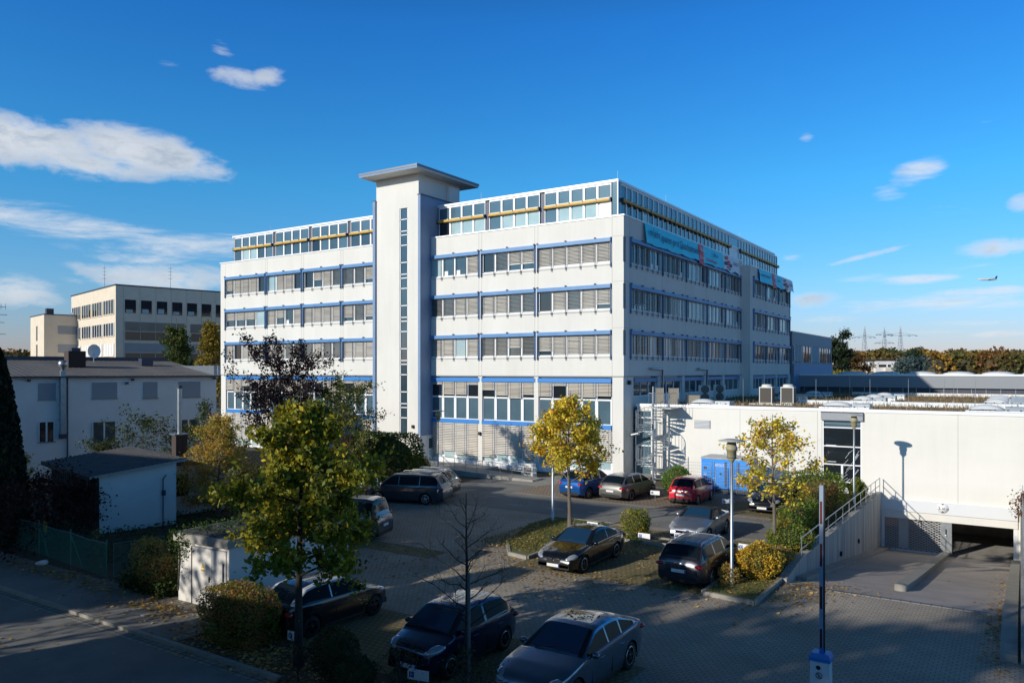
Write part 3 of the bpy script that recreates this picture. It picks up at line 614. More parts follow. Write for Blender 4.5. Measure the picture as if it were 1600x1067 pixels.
# rooftop machines
def chiller(x, y, label, rz=0):
    rt = empty('air_conditioner', (x, y, 5.0), rz, label=label, cat='air conditioner', group='air conditioners on the hall roof')
    b = MB(); b.box(-.48, .48, -.4, .4, .1, 1.35, 'ac_white'); b.build('housing', rt); b = MB(); b.box(-.42, .42, -.42, -.4, .16, 1.28, 'fan_dark'); b.box(.48, .5, -.36, .36, .16, 1.28, 'fan_dark'); b.build('grille', rt)
    b = MB(); b.lathe([(0, .2), (.3, .2), (.38, .16), (.4, 0)], (0, 0, 1.35), 'ac_white', 14); b.build('fan_cowl', rt)
    b = MB(); b.box(-.48, -.4, -.44, .4, 0, .1, 'zinc'); b.box(.4, .48, -.44, .4, 0, .1, 'zinc'); b.build('feet', rt)
chiller(-16.3, 60.6, 'left of the two dark-grilled air conditioners with white frames on the roof edge'); chiller(-14.9, 61.4, 'right of the two dark-grilled air conditioners with white frames on the roof edge')
def split_unit(x, y, z, rz, label, grp=None, w=.95, hh=1.4, nf=2):
    rt = empty('outdoor_unit', (x, y, z), rz, label=label, cat='air conditioner', group=grp)
    b = MB(); b.box(-w / 2, w / 2, -.2, .2, .08, hh, 'ac_white'); b.box(-w / 2, w / 2, -.15, -.1, 0, .08, 'zinc'); b.box(-w / 2, w / 2, .1, .15, 0, .08, 'zinc'); b.build('housing', rt)
    b = MB()
    for i in range(nf):
        zc = .08 + (hh - .08) * (i + .5) / nf; b.lathe([(0, -.215), (.3, -.215), (.33, -.2)], (0.05, 0, zc), 'fan_dark', 14, axis='y')
        for k in range(3): b.lathe([(.08 + .08 * k, -.225), (.095 + .08 * k, -.225)], (0.05, 0, zc), 'ac_white', 14, axis='y')
    b.build('fan_grille', rt); return rt
split_unit(-21.6, 61.6, 5, R(20), 'white double-fan unit on the roof in front of the side facade'); split_unit(-21.2, 64.2, 5, R(10), 'white outdoor unit behind the double-fan unit on the roof')
split_unit(-20.9, 76.8, 5, 0, 'small outdoor unit on the roof by the projecting pilaster', hh=.9, nf=1)
split_unit(-29.2, 46.6, 0, 0, 'white outdoor unit on the ground at the end of the entrance ramp', hh=1.0, nf=1)
for x, y, l in ((-17.5, 58.5, 'lightning rod left of the two dark-grilled roof machines'), (-12.2, 58.2, 'tall lightning rod right of the dark-grilled roof machines'), (-9, 60.5, 'lightning rod above the left edge of the tall hall window'), (-6.5, 60.2, 'lightning rod between the middle and right roof lights, the left one'),
    (-4.5, 72, 'lightning rod in the middle of the dry roof far back'), (-2.5, 60.5, 'lightning rod nearest the large roof light at the right edge'), (-13, 76, 'lightning rod in front of the shaded grey hall wall'), (-6, 84, 'most distant lightning rod before the sunlit grey hall wall')):
    b = MB(); b.tube([(0, 0, 0), (0, 0, 2.0)], .014, 'zinc', 5); b.tube([(0, 0, 0), (0, 0, .12)], [.14, .12], 'concrete', 8); o = b.build('lightning_rod', loc=(x, y, 5))
    tag(o, l, 'lightning rod', 'lightning rods on the hall roof')
# wooden privacy screens by the stair platform
def screen(x, y, wd, hh, label):
    rt = empty('privacy_screen', (x, y, 5.0), 0, label=label, cat='screen', group='grey screens at the top of the spiral stair')
    b = MB(); n = int(wd / .12)
    for i in range(n): b.box(i * .12, i * .12 + .112, 0, .03, .05, hh, 'wood_grey')
    b.build('boards', rt); b = MB()
    for s in (0, wd): b.tube([(s, -.02, 0), (s, -.02, hh + .03)], .02, 'zinc', 6)
    b.build('post', rt)
screen(-21.9, 52.2, .6, 1.35, 'narrow grey board screen behind the stair pole'); screen(-20.95, 52.3, .75, 1.35, 'taller grey board screen right of the stair platform'); screen(-20.0, 53.2, 1.0, .85, 'low grey board screen at the far right of the stair platform')
# spiral stair
SX, SY = -21.15, 49.95
st = empty('spiral_staircase', (SX, SY, 0), label='galvanised spiral staircase climbing to the hall roof beside the white pier', cat='staircase')
b = MB(); b.tube([(0, 0, 0), (0, 0, 6.5)], .07, 'zinc', 10); b.build('centre_pole', st)
b = MB(); b.tube([(-.12, .55, 0), (-.12, .55, 5.0)], .14, 'skin_white', 12); b.build('support_column', st)
NS = 27; rise = 5.05 / NS; tw = 2 * math.pi * 2.15 / NS; A0 = R(70) - tw * NS
tr = MB(); rl = MB(); hp = []; r1 = 1.12
for i in range(NS):
    a0 = A0 + tw * i; a1 = a0 + tw * 1.15; z = rise * (i + 1)
    P = [(.06 * math.cos(a0), .06 * math.sin(a0)), (r1 * math.cos(a0), r1 * math.sin(a0)), (r1 * math.cos(a1), r1 * math.sin(a1)), (.06 * math.cos(a1), .06 * math.sin(a1))]
    tr.mesh([(x, y, z - .06) for x, y in P] + [(x, y, z) for x, y in P], [(0, 3, 2, 1), (4, 5, 6, 7), (0, 1, 5, 4), (1, 2, 6, 5), (2, 3, 7, 6), (3, 0, 4, 7)], 'zinc')
    for q in (.1, .6):
        a = a0 + tw * q; x, y = r1 * math.cos(a), r1 * math.sin(a); zz = z + rise * (q - .1)
        rl.tube([(x, y, zz - .1), (x, y, zz + .95)], .017, 'zinc', 5); hp.append((x, y, zz + .95))
tr.build('tread', st); rl.tube(hp, .022, 'zinc', 6); rl.build('handrail', st)
b = MB(); b.box(-.1, 1.5, -.5, 1.75, 5.0, 5.08, 'zinc')
for i in range(8): x = -.1 + i * 1.6 / 7; b.tube([(x, -.5, 5.08), (x, -.5, 6.05)], .012, 'zinc', 5)
b.tube([(-.1, -.5, 6.05), (1.5, -.5, 6.05), (1.5, .6, 6.05)], .022, 'zinc', 6); b.tube([(1.5, .6, 5.08), (1.5, .6, 6.05)], .015, 'zinc', 5); b.build('platform', st)

# ================= far hall, end block, house =================
OFH = (-22.5, 98, 0)
fh = empty('far_hall', OFH, label='long low grey hall with white domed roof lights beyond the dry roof', cat='building')
b = MB(); b.box(-22.5, 60, 98, 130, 5.65, 7.0, 'louvre'); b.box(-22.5, 60, 98.4, 130, 0, 5.65, 'steel_dark'); b.build('wall', fh, OFH)
b = MB(); b.box(-22.6, 60, 97.9, 98.3, 7.0, 7.18, 'coping'); b.box(-22.5, 60, 98.3, 130, 7.0, 7.1, 'skin_white'); b.build('roof', fh, OFH)
for i in range(40): b = MB(); b.box(-22 + i * 1.35, -21.95 + i * 1.35, 98.33, 98.4, 4.9, 5.65, 'zinc'); b.build('window_bar', fh, OFH)
for i in range(12):
    d = MB(); d.ball((0, 0, 0), (1.7, 1.3, .42), 'skin_white', 12, 6); x = -17 + i * 3.75
    o = d.build('dome', fh, None, loc=(x - OFH[0], 2.4, 7.1))
OEB = (-22.6, 95, 0)
eb = empty('end_block', OEB, label='lower blue-grey block with a strip of windows adjoining the far end of the office', cat='building')
b = MB(); b.box(-60, -22.6, 95, 118, 0, 12.15, 'louvre'); b.box(-60.1, -22.55, 94.9, 118.1, 12.15, 12.3, 'roof_metal'); b.build('wall', eb, OEB)
b = MB(); b.box(-22.62, -22.56, 95.4, 117.5, 8.7, 10.6, 'glass')
for i in range(15): y = 95.4 + i * 1.55; b.box(-22.6, -22.5, y, y + .14, 8.6, 10.7, 'shutter' if i % 3 else 'white_frame')
b.box(-22.6, -22.52, 95.4, 99.5, 8.7, 10.6, 'shutter'); b.box(-22.6, -22.52, 105, 109.5, 8.7, 10.6, 'shutter'); b.build('window', eb, OEB)
b = MB(); b.box(-22.6, -22.45, 95.2, 118, 0, 8.4, 'blue_pale'); b.build('cladding', eb, OEB)
def wpt(px, d, z):   # world point from bearing, used only to lay out the distant surroundings
    r = (px - 800) / 1208.7 * d; return (.836 * r - .549 * d, .549 * r + .836 * d, z)
OHs = wpt(1330, 205, 0); ho = empty('distant_house', OHs, R(33), label='low beige house with flat dark roof edge in front of the autumn wood', cat='house')
b = MB(); b.box(-5.5, 6.2, 0, 10, 0, 10.3, 'plaster_beige'); b.box(6.2, 12.5, -.5, 9, 0, 10.1, 'plaster_cold'); b.box(8.5, 14.8, -1.3, -.5, 0, 8.4, 'plaster_beige'); b.build('wall', ho)
b = MB(); b.box(-5.8, 12.8, -.8, 10.3, 10.3, 10.6, 'steel_dark'); b.box(12.5, 17.0, -1, 9.3, 9.6, 9.85, 'skin_white'); b.box(16.6, 16.9, -.8, -.5, 6, 9.6, 'skin_white'); b.build('roof', ho)
for (x, z, w_) in ((3.0, 9.0, .7), (4.6, 9.0, .7), (4.1, 6.8, 1.0), (7, 8.5, 2.0), (9.4, 8.5, .8)):
    b = MB(); b.box(x, x + w_, -.56, -.5 if x > 5.5 else 0, z, z + .7, 'glass_dark'); b.box(x - .1, x + w_ + .1, -.53, -.02, z - .12, z + .82, 'white_frame'); b.build('window', ho)
# ================= beige buildings on the left =================
def frame2(px, d, ang): x, y, _ = wpt(px, d, 0); return (x, y, 0), R(ang)
# right face runs 46.8 deg right of the view axis: local +x along the right face
loc, rz = frame2(181, 108, 33.3 + 90 - 46.8)
bb = empty('beige_building', loc, rz, label='beige three-storey office building with a sunlit left side and a shaded dark-glazed side', cat='office building')
T = 19.5; b = MB(); LX, LY = 20.5, 23.0
b.box(0, LX, 0, LY, 0, T, 'plaster_beige'); b.box(-.08, LX + .08, -.08, LY + .08, T, T + .18, 'steel_dark')
for i in range(9): b.box(1.0 + i * 2.18, 1.03 + i * 2.18, -.02, 0, 0, T, 'seam')
b.build('wall', bb)
for i in range(9):
    b = MB(); x = 1.2 + i * 2.15; b.box(x, x + 1.45, -.03, .0, 15.6, 17.6, 'glass_dark'); b.box(x + .02, x + 1.43, -.05, -.03, 15.6, 15.72, 'plaster_beige'); b.box(x + .15, x + 1.0, -.045, -.03, 15.8, 16.2 + (i % 3) * .15, 'glass_light') if i < 5 else None; b.build('window', bb)
for z0, z1, mm in ((13.2, 14.5, 'glass'), (11.9, 13.1, 'glass_dark'), (10.2, 11.5, 'shutter'), (8.6, 10.1, 'glass_dark')):
    for x0, x1 in ((1.2, 9.4), (10.3, 19.0)):
        b = MB(); b.box(x0, x1, -.04, 0, z0, z1, mm)
        for i in range(5): b.box(x0 + (x1 - x0) * i / 4 - .04, x0 + (x1 - x0) * i / 4 + .04, -.07, -.04, z0, z1, 'seam')
        b.build('window', bb)
for k, (z0, z1) in enumerate(((15.6, 17.6), (12.5, 14.3), (9.7, 11.4))):
    for i in range(4):
        y0 = .7 + i * 5.6; b = MB(); b.box(-.04, 0, y0, y0 + 4.8, z0, z1, 'glass_dark' if k < 2 else 'plaster_cold')
        for j in range(5): b.box(-.09, -.04, y0 + j * 1.2 - .06, y0 + j * 1.2 + .12, z0, z1, 'plaster_beige' if k == 0 else 'white_frame')
        b.box(-.12, 0, y0 - .05, y0 + 4.95, z0 - .12, z0, 'plaster_beige'); b.build('window', bb)
for (x, y, hh) in ((9.5, 6, 4.4), (2, 12.5, 4.4)):
    b = MB(); b.tube([(x, y, T), (x, y, T + hh)], [.07, .03], 'zinc', 5)
    for i in range(4): b.tube([(x - .3, y, T + hh * (.5 + .12 * i)), (x + .3, y, T + hh * (.5 + .12 * i))], .02, 'zinc', 4)
    b.build('antenna', bb)
b = MB(); b.box(20.5, 26, 2, 14, 0, 17.6, 'steel_dark'); 
for i in range(6): b.box(20.5 + i * 1.1, 20.56 + i * 1.1, 1.9, 2, 0, 17.6, 'zinc')
for z in (6, 9.3, 12.5, 15): b.box(20.5, 26, 1.92, 2, z, z + .12, 'zinc')
b.box(26, 30, 6, 15, 0, 16, 'plaster_beige'); b.build('glazed_wing', bb)
loc, rz = frame2(69, 119, 33.3 + 90 - 46.8)
b2 = empty('beige_annex', loc, rz, label='smaller beige building with narrow slit windows at the far left', cat='building')
b = MB(); b.box(0, 14, 0, 9, 0, 16.2, 'plaster_beige'); b.box(-.06, 14.1, -.06, 9.1, 16.2, 16.35, 'steel_dark'); b.box(1, 2, 3, 4, 16.3, 17.4, 'steel_dark'); b.box(4.5, 6.2, 2, 4, 16.35, 16.9, 'blue_pale'); b.build('wall', b2)
for z0 in (13.3, 10.4, 7.4, 4.4):
    b = MB(); b.box(-.04, 0, 4.2, 5.0, z0 - 1.0, z0 + 1.3, 'glass_dark'); b.build('window', b2)
    b = MB(); b.box(1.9, 6.3, -.04, 0, z0, z0 + 1.3, 'shutter'); b.build('window', b2)
# ================= left white building =================
def cam2w(r, d): return (.836 * r - .549 * d, .549 * r + .836 * d)
x_, y_ = cam2w(-23.5, 61.5)
LWp = (x_, y_, 0); LWr = R(33.3 + 90 - 46.3)      # local +x points away along the wall; wall lies on local y = 0, building on +y side
lb = empty('white_workshop', LWp, LWr, label='white two-storey building with corrugated grey roof and grey shutters at the left', cat='building')
# local x in [-16,0]; building depth towards +y
b = MB(); b.box(-18, 0, 0, 11, 0, 7.25, 'plaster_cold'); b.build('wall', lb)
b = MB(); n = 150
vs = []
for i in range(n + 1):
    x = -18.3 + 18.6 * i / n; dz = .014 * math.sin(i * 2 * math.pi / 3.0)
    vs += [(x, -.35, 7.22 + dz), (x, 11, 8.45 + dz)]
b.mesh(vs, [(2 * i, 2 * i + 2, 2 * i + 3, 2 * i + 1) for i in range(n)], 'roof_corr', True)
b.box(-18.2, .2, -.42, -.3, 7.1, 7.2, 'steel_dark'); b.box(-18.2, .2, 10.9, 11.2, 8.2, 8.75, 'steel_dark'); b.build('roof', lb)
b = MB(); b.box(-.2, .15, 0, 11, 7.0, 8.0, 'zinc'); b.box(.02, .2, -.3, .1, 7.2, 8.0, 'zinc'); b.build('parapet', lb)
def lwin(x0, x1, z0, z1, mm, nm='window'):
    b = MB(); b.box(x0, x1, -.04, .0, z0, z1, mm); b.box(x0 - .06, x1 + .06, -.09, 0, z0 - .07, z0, 'concrete')
    if mm != 'shutter':
        b.box(x0, x0 + .06, -.06, -.04, z0, z1, 'white_frame'); b.box(x1 - .06, x1, -.06, -.04, z0, z1, 'white_frame'); xm = (x0 + x1) / 2; b.box(xm - .05, xm + .05, -.06, -.04, z0, z1, 'white_frame')
    b.build(nm, lb)
def lx(px):   # local x of an image column on the wall line
    t = (px - 800) / 1208.7; return -((-23.5 - t * 61.5) / -(.723 - t * .691)) if False else ((t * 61.5 + 23.5) / (.723 - t * .691))
for a, c_, z0, z1, mm in ((60, 87, 5.6, 6.75, 'shutter'), (144, 183, 5.6, 6.75, 'shutter'), (224, 246, 5.55, 6.75, 'shutter'), (279, 313, 5.55, 6.75, 'shutter'), (60, 85, 2.7, 4.05, 'glass_dark'), (144, 181, 2.4, 3.9, 'glass'), (278, 310, 2.5, 3.8, 'glass')): lwin(lx(a), lx(c_), z0, z1, mm)
b = MB(); xx = lx(97); b.box(xx - .16, xx + .16, -.35, -.08, 3.2, 7.6, 'zinc'); b.lathe([(.13, 0), (.16, .2), (.3, .35), (.3, .55), (.2, .7), (0, .72)], (xx, -.22, 7.6), 'zinc', 12)
b.box(xx - .22, xx + .22, -.45, -.05, 2.9, 3.2, 'steel_dark')
for z in (4.2, 5.2, 6.5): b.box(xx - .25, xx + .25, -.37, -.02, z, z + .05, 'zinc')
b.build('steel_flue', lb)
b = MB(); xx = lx(105); b.tube([(xx, -.08, .3), (xx, -.08, 7.1)], .05, 'steel_dark', 6); b.build('downpipe', lb)
b = MB(); b.box(lx(153) - .6, lx(153) + .6, 5.2, 6.4, 7.6, 9.1, 'brick_dark'); b.box(lx(153) - .3, lx(153) + .3, 5.5, 6.1, 9.1, 9.35, 'steel_dark'); b.build('chimney', lb)
b = MB(); b.box(-3.5, -2.6, 6.5, 7.3, 8.0, 8.6, 'steel_dark'); b.build('roof_vent', lb)
b = MB(); xx = lx(207); b.tube([(xx, 9.5, 8.2), (xx, 9.5, 9.0)], .03, 'zinc', 6); b.lathe([(0, .12), (.25, .1), (.5, .0)], (xx, 9.4, 9.2), 'skin_white', 16, axis='y', sc=(1, 1.15)); b.tube([(xx - .3, 9.0, 8.7), (xx - .6, 9.0, 8.4)], .015, 'steel_dark', 5); b.build('satellite_dish', lb)
b = MB(); xx = lx(35); b.tube([(xx, 9.5, 8.2), (xx, 9.5, 12.6)], .04, 'steel_dark', 6)
for z, l_ in ((11.9, 1.0), (12.5, .9), (11.3, .8), (10.4, .9), (9.2, .9)): b.tube([(xx - l_, 9.5, z), (xx + l_ * .9, 9.5, z)], .018, 'steel_dark', 4)
for q in (-.8, -.5, -.2, .2, .5, .8): b.tube([(xx + q, 9.5, 12.3), (xx + q, 9.5, 12.75)], .014, 'steel_dark', 4)
b.lathe([(0, .1), (.3, .08), (.42, 0)], (xx - .35, 9.3, 9.9), 'zinc', 12, axis='y'); b.build('aerial', lb)
for px, z in ((45, 6.85), (198, 6.6), (207, 6.85), (335, 6.9)):
    b = MB(); b.box(lx(px) - .09, lx(px) + .09, -.18, 0, z, z + .16, 'steel_dark'); b.build('wall_lamp', lb)
# ================= shed in front of it =================
x_, y_ = cam2w(-19.15, 35.9); sh = empty('shed', (x_, y_, 0), R(33.3 + 90 - 46.3), label='low dark wooden shed with a white side wall and sloping felt roof', cat='shed')
b = MB(); b.mesh([(x, y, z) for x, y, z in ((0, .02, -.2), (3.5, .02, -.2), (3.5, 8, -.2), (0, 8, -.2), (0, .02, 2.72), (3.5, .02, 3.12), (3.5, 8, 3.12), (0, 8, 2.72))], [(0, 1, 5, 4), (1, 2, 6, 5), (2, 3, 7, 6), (3, 0, 4, 7), (4, 5, 6, 7)], 'plaster_cold'); b.build('side_wall', sh)
b = MB(); b.box(-.12, 0, 0, 8, -.2, 2.6, 'wood_dark')
for i in range(20): b.box(-.15, -.12, i * .4, i * .4 + .02, 0, 2.6, 'black')
b.build('front_wall', sh)
b = MB(); n = 60; vs = []
for i in range(n + 1):
    x = -.5 + 4.4 * i / n; dz = .03 * math.sin(i * 2.1); vs += [(x, -.3, 2.72 + .12 * (x + .5) + dz), (x, 8.3, 2.72 + .12 * (x + .5) + dz)]
b.mesh(vs, [(2 * i, 2 * i + 2, 2 * i + 3, 2 * i + 1) for i in range(n)], 'roof_felt', True); b.box(-.55, -.48, -.3, 8.3, 2.55, 2.75, 'wood_dark')
b.bar((-.5, -.31, 2.68), (3.9, -.31, 3.19), .04, .1, 'seam'); b.box(3.6, 7.3, 2.2, 8, 2.62, 2.75, 'roof_felt'); b.build('roof', sh)
b = MB(); b.box(4.4, 5.0, 2.5, 3.1, 2.6, 4.2, 'brick_dark'); b.box(4.3, 5.1, 2.4, 3.2, 4.2, 4.26, 'zinc'); b.build('chimney', sh)
b = MB(); b.tube([(4.7, 2.8, 4.2), (4.7, 2.8, 6.7)], .12, 'zinc', 10); b.tube([(4.7, 2.8, 6.65), (4.7, 2.8, 6.8)], .14, 'steel_dark', 10); b.build('steel_flue', sh)
b = MB(); b.box(2.8, 2.95, -.12, .02, 1.5, 1.75, 'steel_dark'); b.tube([(2.85, -.05, 0), (2.85, -.05, 2.3), (3.0, -.05, 2.5)], .03, 'steel_dark', 5); b.build('cable_pipe', sh)
b = MB(); b.box(3.5, 7, 2.4, 8, 0, 2.6, 'plaster_cold'); b.box(4.2, 5.0, 2.36, 2.4, 1.0, 2.1, 'glass_dark'); b.build('extension_wall', sh)
# ================= transformer hut =================
hu = empty('transformer_hut', (-20.65, 15.35, 0), R(3), label='small white concrete hut with double steel door and ivy on its flat roof', cat='hut')
b = MB(); b.box(-2.45, 0, 0, 5.4, 0, 2.05, 'plaster_cold'); b.build('wall', hu)
b = MB(); b.box(-2.55, .1, -.12, 5.5, 2.05, 2.32, 'concrete'); b.box(-2.4, -.1, 0, 5.4, 2.32, 2.34, 'roof_felt'); b.build('roof', hu)
b = MB(); b.box(-1.72, -.12, -.03, 0, .06, 1.92, 'plaster_cold'); b.box(-.78, -.76, -.034, -.03, .06, 1.92, 'seam'); b.box(-1.76, -1.72, -.04, 0, .04, 1.95, 'black'); b.box(-1.72, -.12, -.035, -.0, 1.92, 1.95, 'seam')
b.box(-.9, -.82, -.07, -.03, .98, 1.0, 'black'); b.box(-.9, -.87, -.06, -.03, .88, 1.05, 'black'); dr = b.build('door', hu)
b = MB(); b.mesh([(-1.28, -.036, 1.3), (-1.12, -.036, 1.3), (-1.2, -.036, 1.47)], [(0, 1, 2)], 'tape_yellow'); b.box(-1.29, -1.11, -.036, -.03, 1.19, 1.25, 'tape_yellow'); b.build('warning_sign', dr)
b = MB(); b.box(-.26, -.2, -.05, 0, .05, 1.55, 'steel_dark'); b.build('cable_duct', hu)
# ================= ground, roads, ramp =================
def sheet(name, polys, z, m, thick=None):
    b = MB()
    for P in polys:
        if thick: 
            n = len(P); vs = [(x, y, z - thick) for x, y in P] + [(x, y, z) for x, y in P]
            b.mesh(vs, [tuple(range(n, 2 * n))] + [(i, (i + 1) % n, n + (i + 1) % n, n + i) for i in range(n)], m)
        else: b.face([(x, y, z) for x, y in P], m)
    return tag(b.build(name), kind='structure')
def rect(a, b, c, d): return [(a, c), (b, c), (b, d), (a, d)]
B_ = 2500
sheet('ground', [rect(-B_, -7.0, -B_, B_), rect(-7.0, 0.1, -B_, 28.5), rect(-7.0, 0.1, 60, B_), rect(.1, B_, -B_, B_)], -.02, 'earth')
sheet('yard_paving', [rect(-30, -7.35, 14.4, 31), rect(-7.35, .1, 12.6, 28.5), rect(-33, -9.0, 31, 40.6)], 0.0, 'pavers')
sheet('parking_paving', [rect(-30, -10.8, 40.6, 47.4), rect(-34.5, -33, 38, 44)], .004, 'pavers_brown')
sheet('asphalt_lane', [[(-29, 35.2), (-9.0, 35.2), (-9.0, 40.0), (-29, 40.2)], rect(-31.5, -26.5, 40.2, 46)], .006, 'asphalt')
sheet('parking_bays', [rect(-16.6, -9.0, 25.4, 34.5), rect(-13.8, -9.2, 40.8, 45), rect(-19.6, -8.0, 14.4, 18.4), rect(-27, -20, 24.3, 25.6)], .008, 'pavers_moss')
sheet('road', [rect(-150, 100, 4, 12.35)], -.008, 'asphalt'); sheet('gutter', [rect(-150, -15.2, 12.35, 12.68)], -.004, 'kerb_light')
sheet('pavement', [rect(-150, -19.6, 12.82, 15.2), rect(-23.5, -19.4, 15.2, 15.4)], .09, 'asphalt', .1)
sheet('kerb', [rect(-150, -15.2, 12.68, 12.82)], .095, 'kerbstone', .11)
sheet('pavement_far', [rect(-150, 100, -1, 3.8)], .09, 'asphalt', .1)
sheet('planting_strip', [rect(-19.6, -7.4, 12.7, 14.4)], .05, 'earth', .06)
sheet('green_bed', [[(-60, 15.2), (-23.6, 15.2), (-23.6, 21), (-27.5, 24.3), (-31, 31.5), (-34, 38), (-36, 47), (-60, 48)]], .02, 'earth')
b = MB(); b.box(-23.3, -22.4, 13.6, 14.0, .09, .1, 'concrete'); tag(b.build('manhole_cover'), 'square concrete cover set in the pavement in front of the hut', 'cover')
MK = MB()
for (x, y, w_, l_, a) in ((-24.3, 36.6, .12, .9, .1), (-21.9, 36.9, .12, 1.0, .1), (-19.4, 37.0, .12, .8, 0), (-27.2, 38.4, .12, .9, .1), (-17.0, 36.6, .12, 1.2, 0), (-24.6, 30.6, .3, .7, .2), (-23.0, 33.0, .12, .8, 0)):
    MK.box(x, x + l_, y, y + w_, .0, .011, 'worn_paint', rz=a)
tag(MK.build('worn_markings'), kind='structure')
for (x, y, l) in ((-21.3, 28.4, 'round dark manhole cover in the middle of the yard'), (-22.8, 26.2, 'round dark manhole cover nearer the van')):
    b = MB(); b.lathe([(0, .013), (.3, .013), (.34, .011)], (x, y, 0), 'steel_dark', 20); tag(b.build('manhole_cover'), l, 'cover')
# raised islands with kerbs
def island(name, poly, m, z=.12):
    sheet(name, [poly], z, m, .12)
    c = MB(); n = len(poly)
    for i in range(n):
        p, q = Vector((*poly[i], 0)), Vector((*poly[(i + 1) % n], 0)); c.bar((p.x, p.y, .07), (q.x, q.y, .07), .12, .15, 'kerbstone')
    tag(c.build('kerb'), kind='structure')
island('grass_island', [(-18.9, 28.4), (-17.6, 26.6), (-16.6, 26.4), (-16.6, 32.3), (-17.2, 34.4), (-19.9, 34.4), (-20.1, 32.0)], 'lawn')
island('lawn_strip', [(-9.0, 25.5), (-7.2, 25.3), (-7.2, 29.5), (-7.4, 50.5), (-9.0, 50.5)], 'lawn')
island('middle_bed', [(-16.5, 31.6), (-9.2, 31.6), (-9.2, 32.6), (-16.5, 32.6)], 'earth', .08)
# entrance terrace and ramp along the facade
b = MB(); b.box(-40.6, -33.6, 44.8, 49.3, 0, .22, 'concrete'); b.box(-33.6, -33.0, 44.9, 46, 0, .35, 'concrete')
b.mesh([(-35.2, 44.3, 0), (-27.8, 44.9, 0), (-27.8, 46.3, 0), (-35.2, 46.3, 0), (-35.2, 44.3, .5), (-27.8, 44.9, .12), (-27.8, 46.3, .12), (-35.2, 46.3, .5)], [(4, 5, 6, 7), (0, 1, 5, 4), (1, 2, 6, 5), (3, 7, 6, 2), (0, 4, 7, 3)], 'concrete')
b.box(-36.5, -35.2, 45, 46.5, .2, .5, 'concrete'); rp = tag(b.build('entrance_ramp'), 'long concrete access ramp with low wall along the blinds of the office', 'ramp')
ra = empty('ramp_railing', (-35.2, 44.4, 0), label='thin steel railings along the concrete access ramp', cat='railing')
b = MB(); P0 = []
for i in range(9): x = i * .95; z = .5 - .05 * i; b.tube([(x, .1 + .07 * i, z - .2), (x, .1 + .07 * i, z + .85)], .018, 'zinc', 5); P0.append((x, .1 + .07 * i, z + .85))
b.tube(P0, .018, 'zinc', 5); P0 = [(p[0], p[1], p[2] - .35) for p in P0]; b.tube(P0, .012, 'zinc', 5)
b.build('railing', ra)
b = MB(); b.tube([(-1.5, .2, 1.4), (-.3, -.6, 1.0), (.2, -.9, .3)], .02, 'zinc', 6); b.tube([(-.5, .4, 1.4), (1.0, -.4, .9), (1.0, -.4, 0)], .02, 'zinc', 6)
for i in range(4): b.box(-1.5, -.2, .1 - i * .05, .15 - i * .05, .45 - i * .1, .5 - i * .1, 'zinc')
b.build('stair_rail', ra)
sheet('loading_apron', [[(-29.5, 43.4), (-26.6, 43.4), (-24.0, 49.6), (-28.0, 49.6)]], .012, 'kerbstone')
b = MB(); b.box(-38.2, -37.5, 43.2, 43.9, 0, .75, 'plaster_white'); tag(b.build('concrete_planter'), 'small white concrete block beside the entrance terrace', 'planter')
b = MB(); b.box(-22.6, -21.3, 48.2, 51.4, 0, .25, 'concrete'); b.box(-22.9, -21.2, 46.9, 48.2, 0, .12, 'concrete'); tag(b.build('concrete_step'), 'beige concrete step at the foot of the spiral staircase', 'step')
# garage ramp
b = MB(); b.mesh([(-7.0, 28.5, -.002), (.1, 28.5, -.002), (.1, 51.8, -3.2), (-7.0, 51.8, -3.2)], [(0, 1, 2, 3)], 'asphalt_ramp'); tag(b.build('garage_ramp'), kind='structure')
b = MB(); b.box(-7.0, .0, 28.35, 28.6, -.02, .012, 'kerb_light'); b.box(-7, 0, 28.42, 28.53, .012, .016, 'steel_dark'); tag(b.build('drain_channel'), 'narrow grated drain channel across the top of the garage ramp', 'drain')
zr = lambda y: -(y - 28.5) * 3.2 / 23.3
b = MB()
def curb(mb, pts, w_, hgt, m):
    for (x0, y0), (x1, y1) in zip(pts[:-1], pts[1:]):
        vs = []
        for (x, y) in ((x0, y0), (x1, y1)):
            for dx in (-w_ / 2, w_ / 2):
                for dz in (-.1, hgt): vs.append((x + dx, y, min(zr(y), 0) + dz))
        mb.mesh(vs, [(0, 1, 3, 2), (4, 6, 7, 5), (0, 4, 5, 1), (2, 3, 7, 6), (1, 5, 7, 3), (0, 2, 6, 4)], m)
curb(b, [(-3.62, 31.2), (-3.58, 34), (-3.58, 40), (-3.58, 51.3)], .42, .22, 'kerbstone'); b.lathe([(.21, -.2), (.21, .22), (.0, .23)], (-3.62, 31.2, zr(31.2)), 'kerbstone', 12)
tag(b.build('median_kerb'), 'raised concrete kerb dividing the two lanes of the garage ramp', 'kerb')
b = MB(); curb(b, [(-6.85, 30), (-6.75, 40), (-6.8, 51.3)], .5, .14, 'kerbstone'); curb(b, [(-.25, 24.0), (-.25, 28.5), (-.2, 51.3)], .4, .2, 'kerbstone'); tag(b.build('kerb'), kind='structure')
rw = empty('retaining_wall', (-7.15, 28.6, 0), label='streaked grey concrete retaining wall rising beside the garage ramp', cat='wall')
b = MB(); pr = [(-7.15, 28.6, .12, .12), (-7.15, 30.2, .35, .35), (-7.15, 31.0, .42, .42), (-7.15, 51.4, .28, .28)]
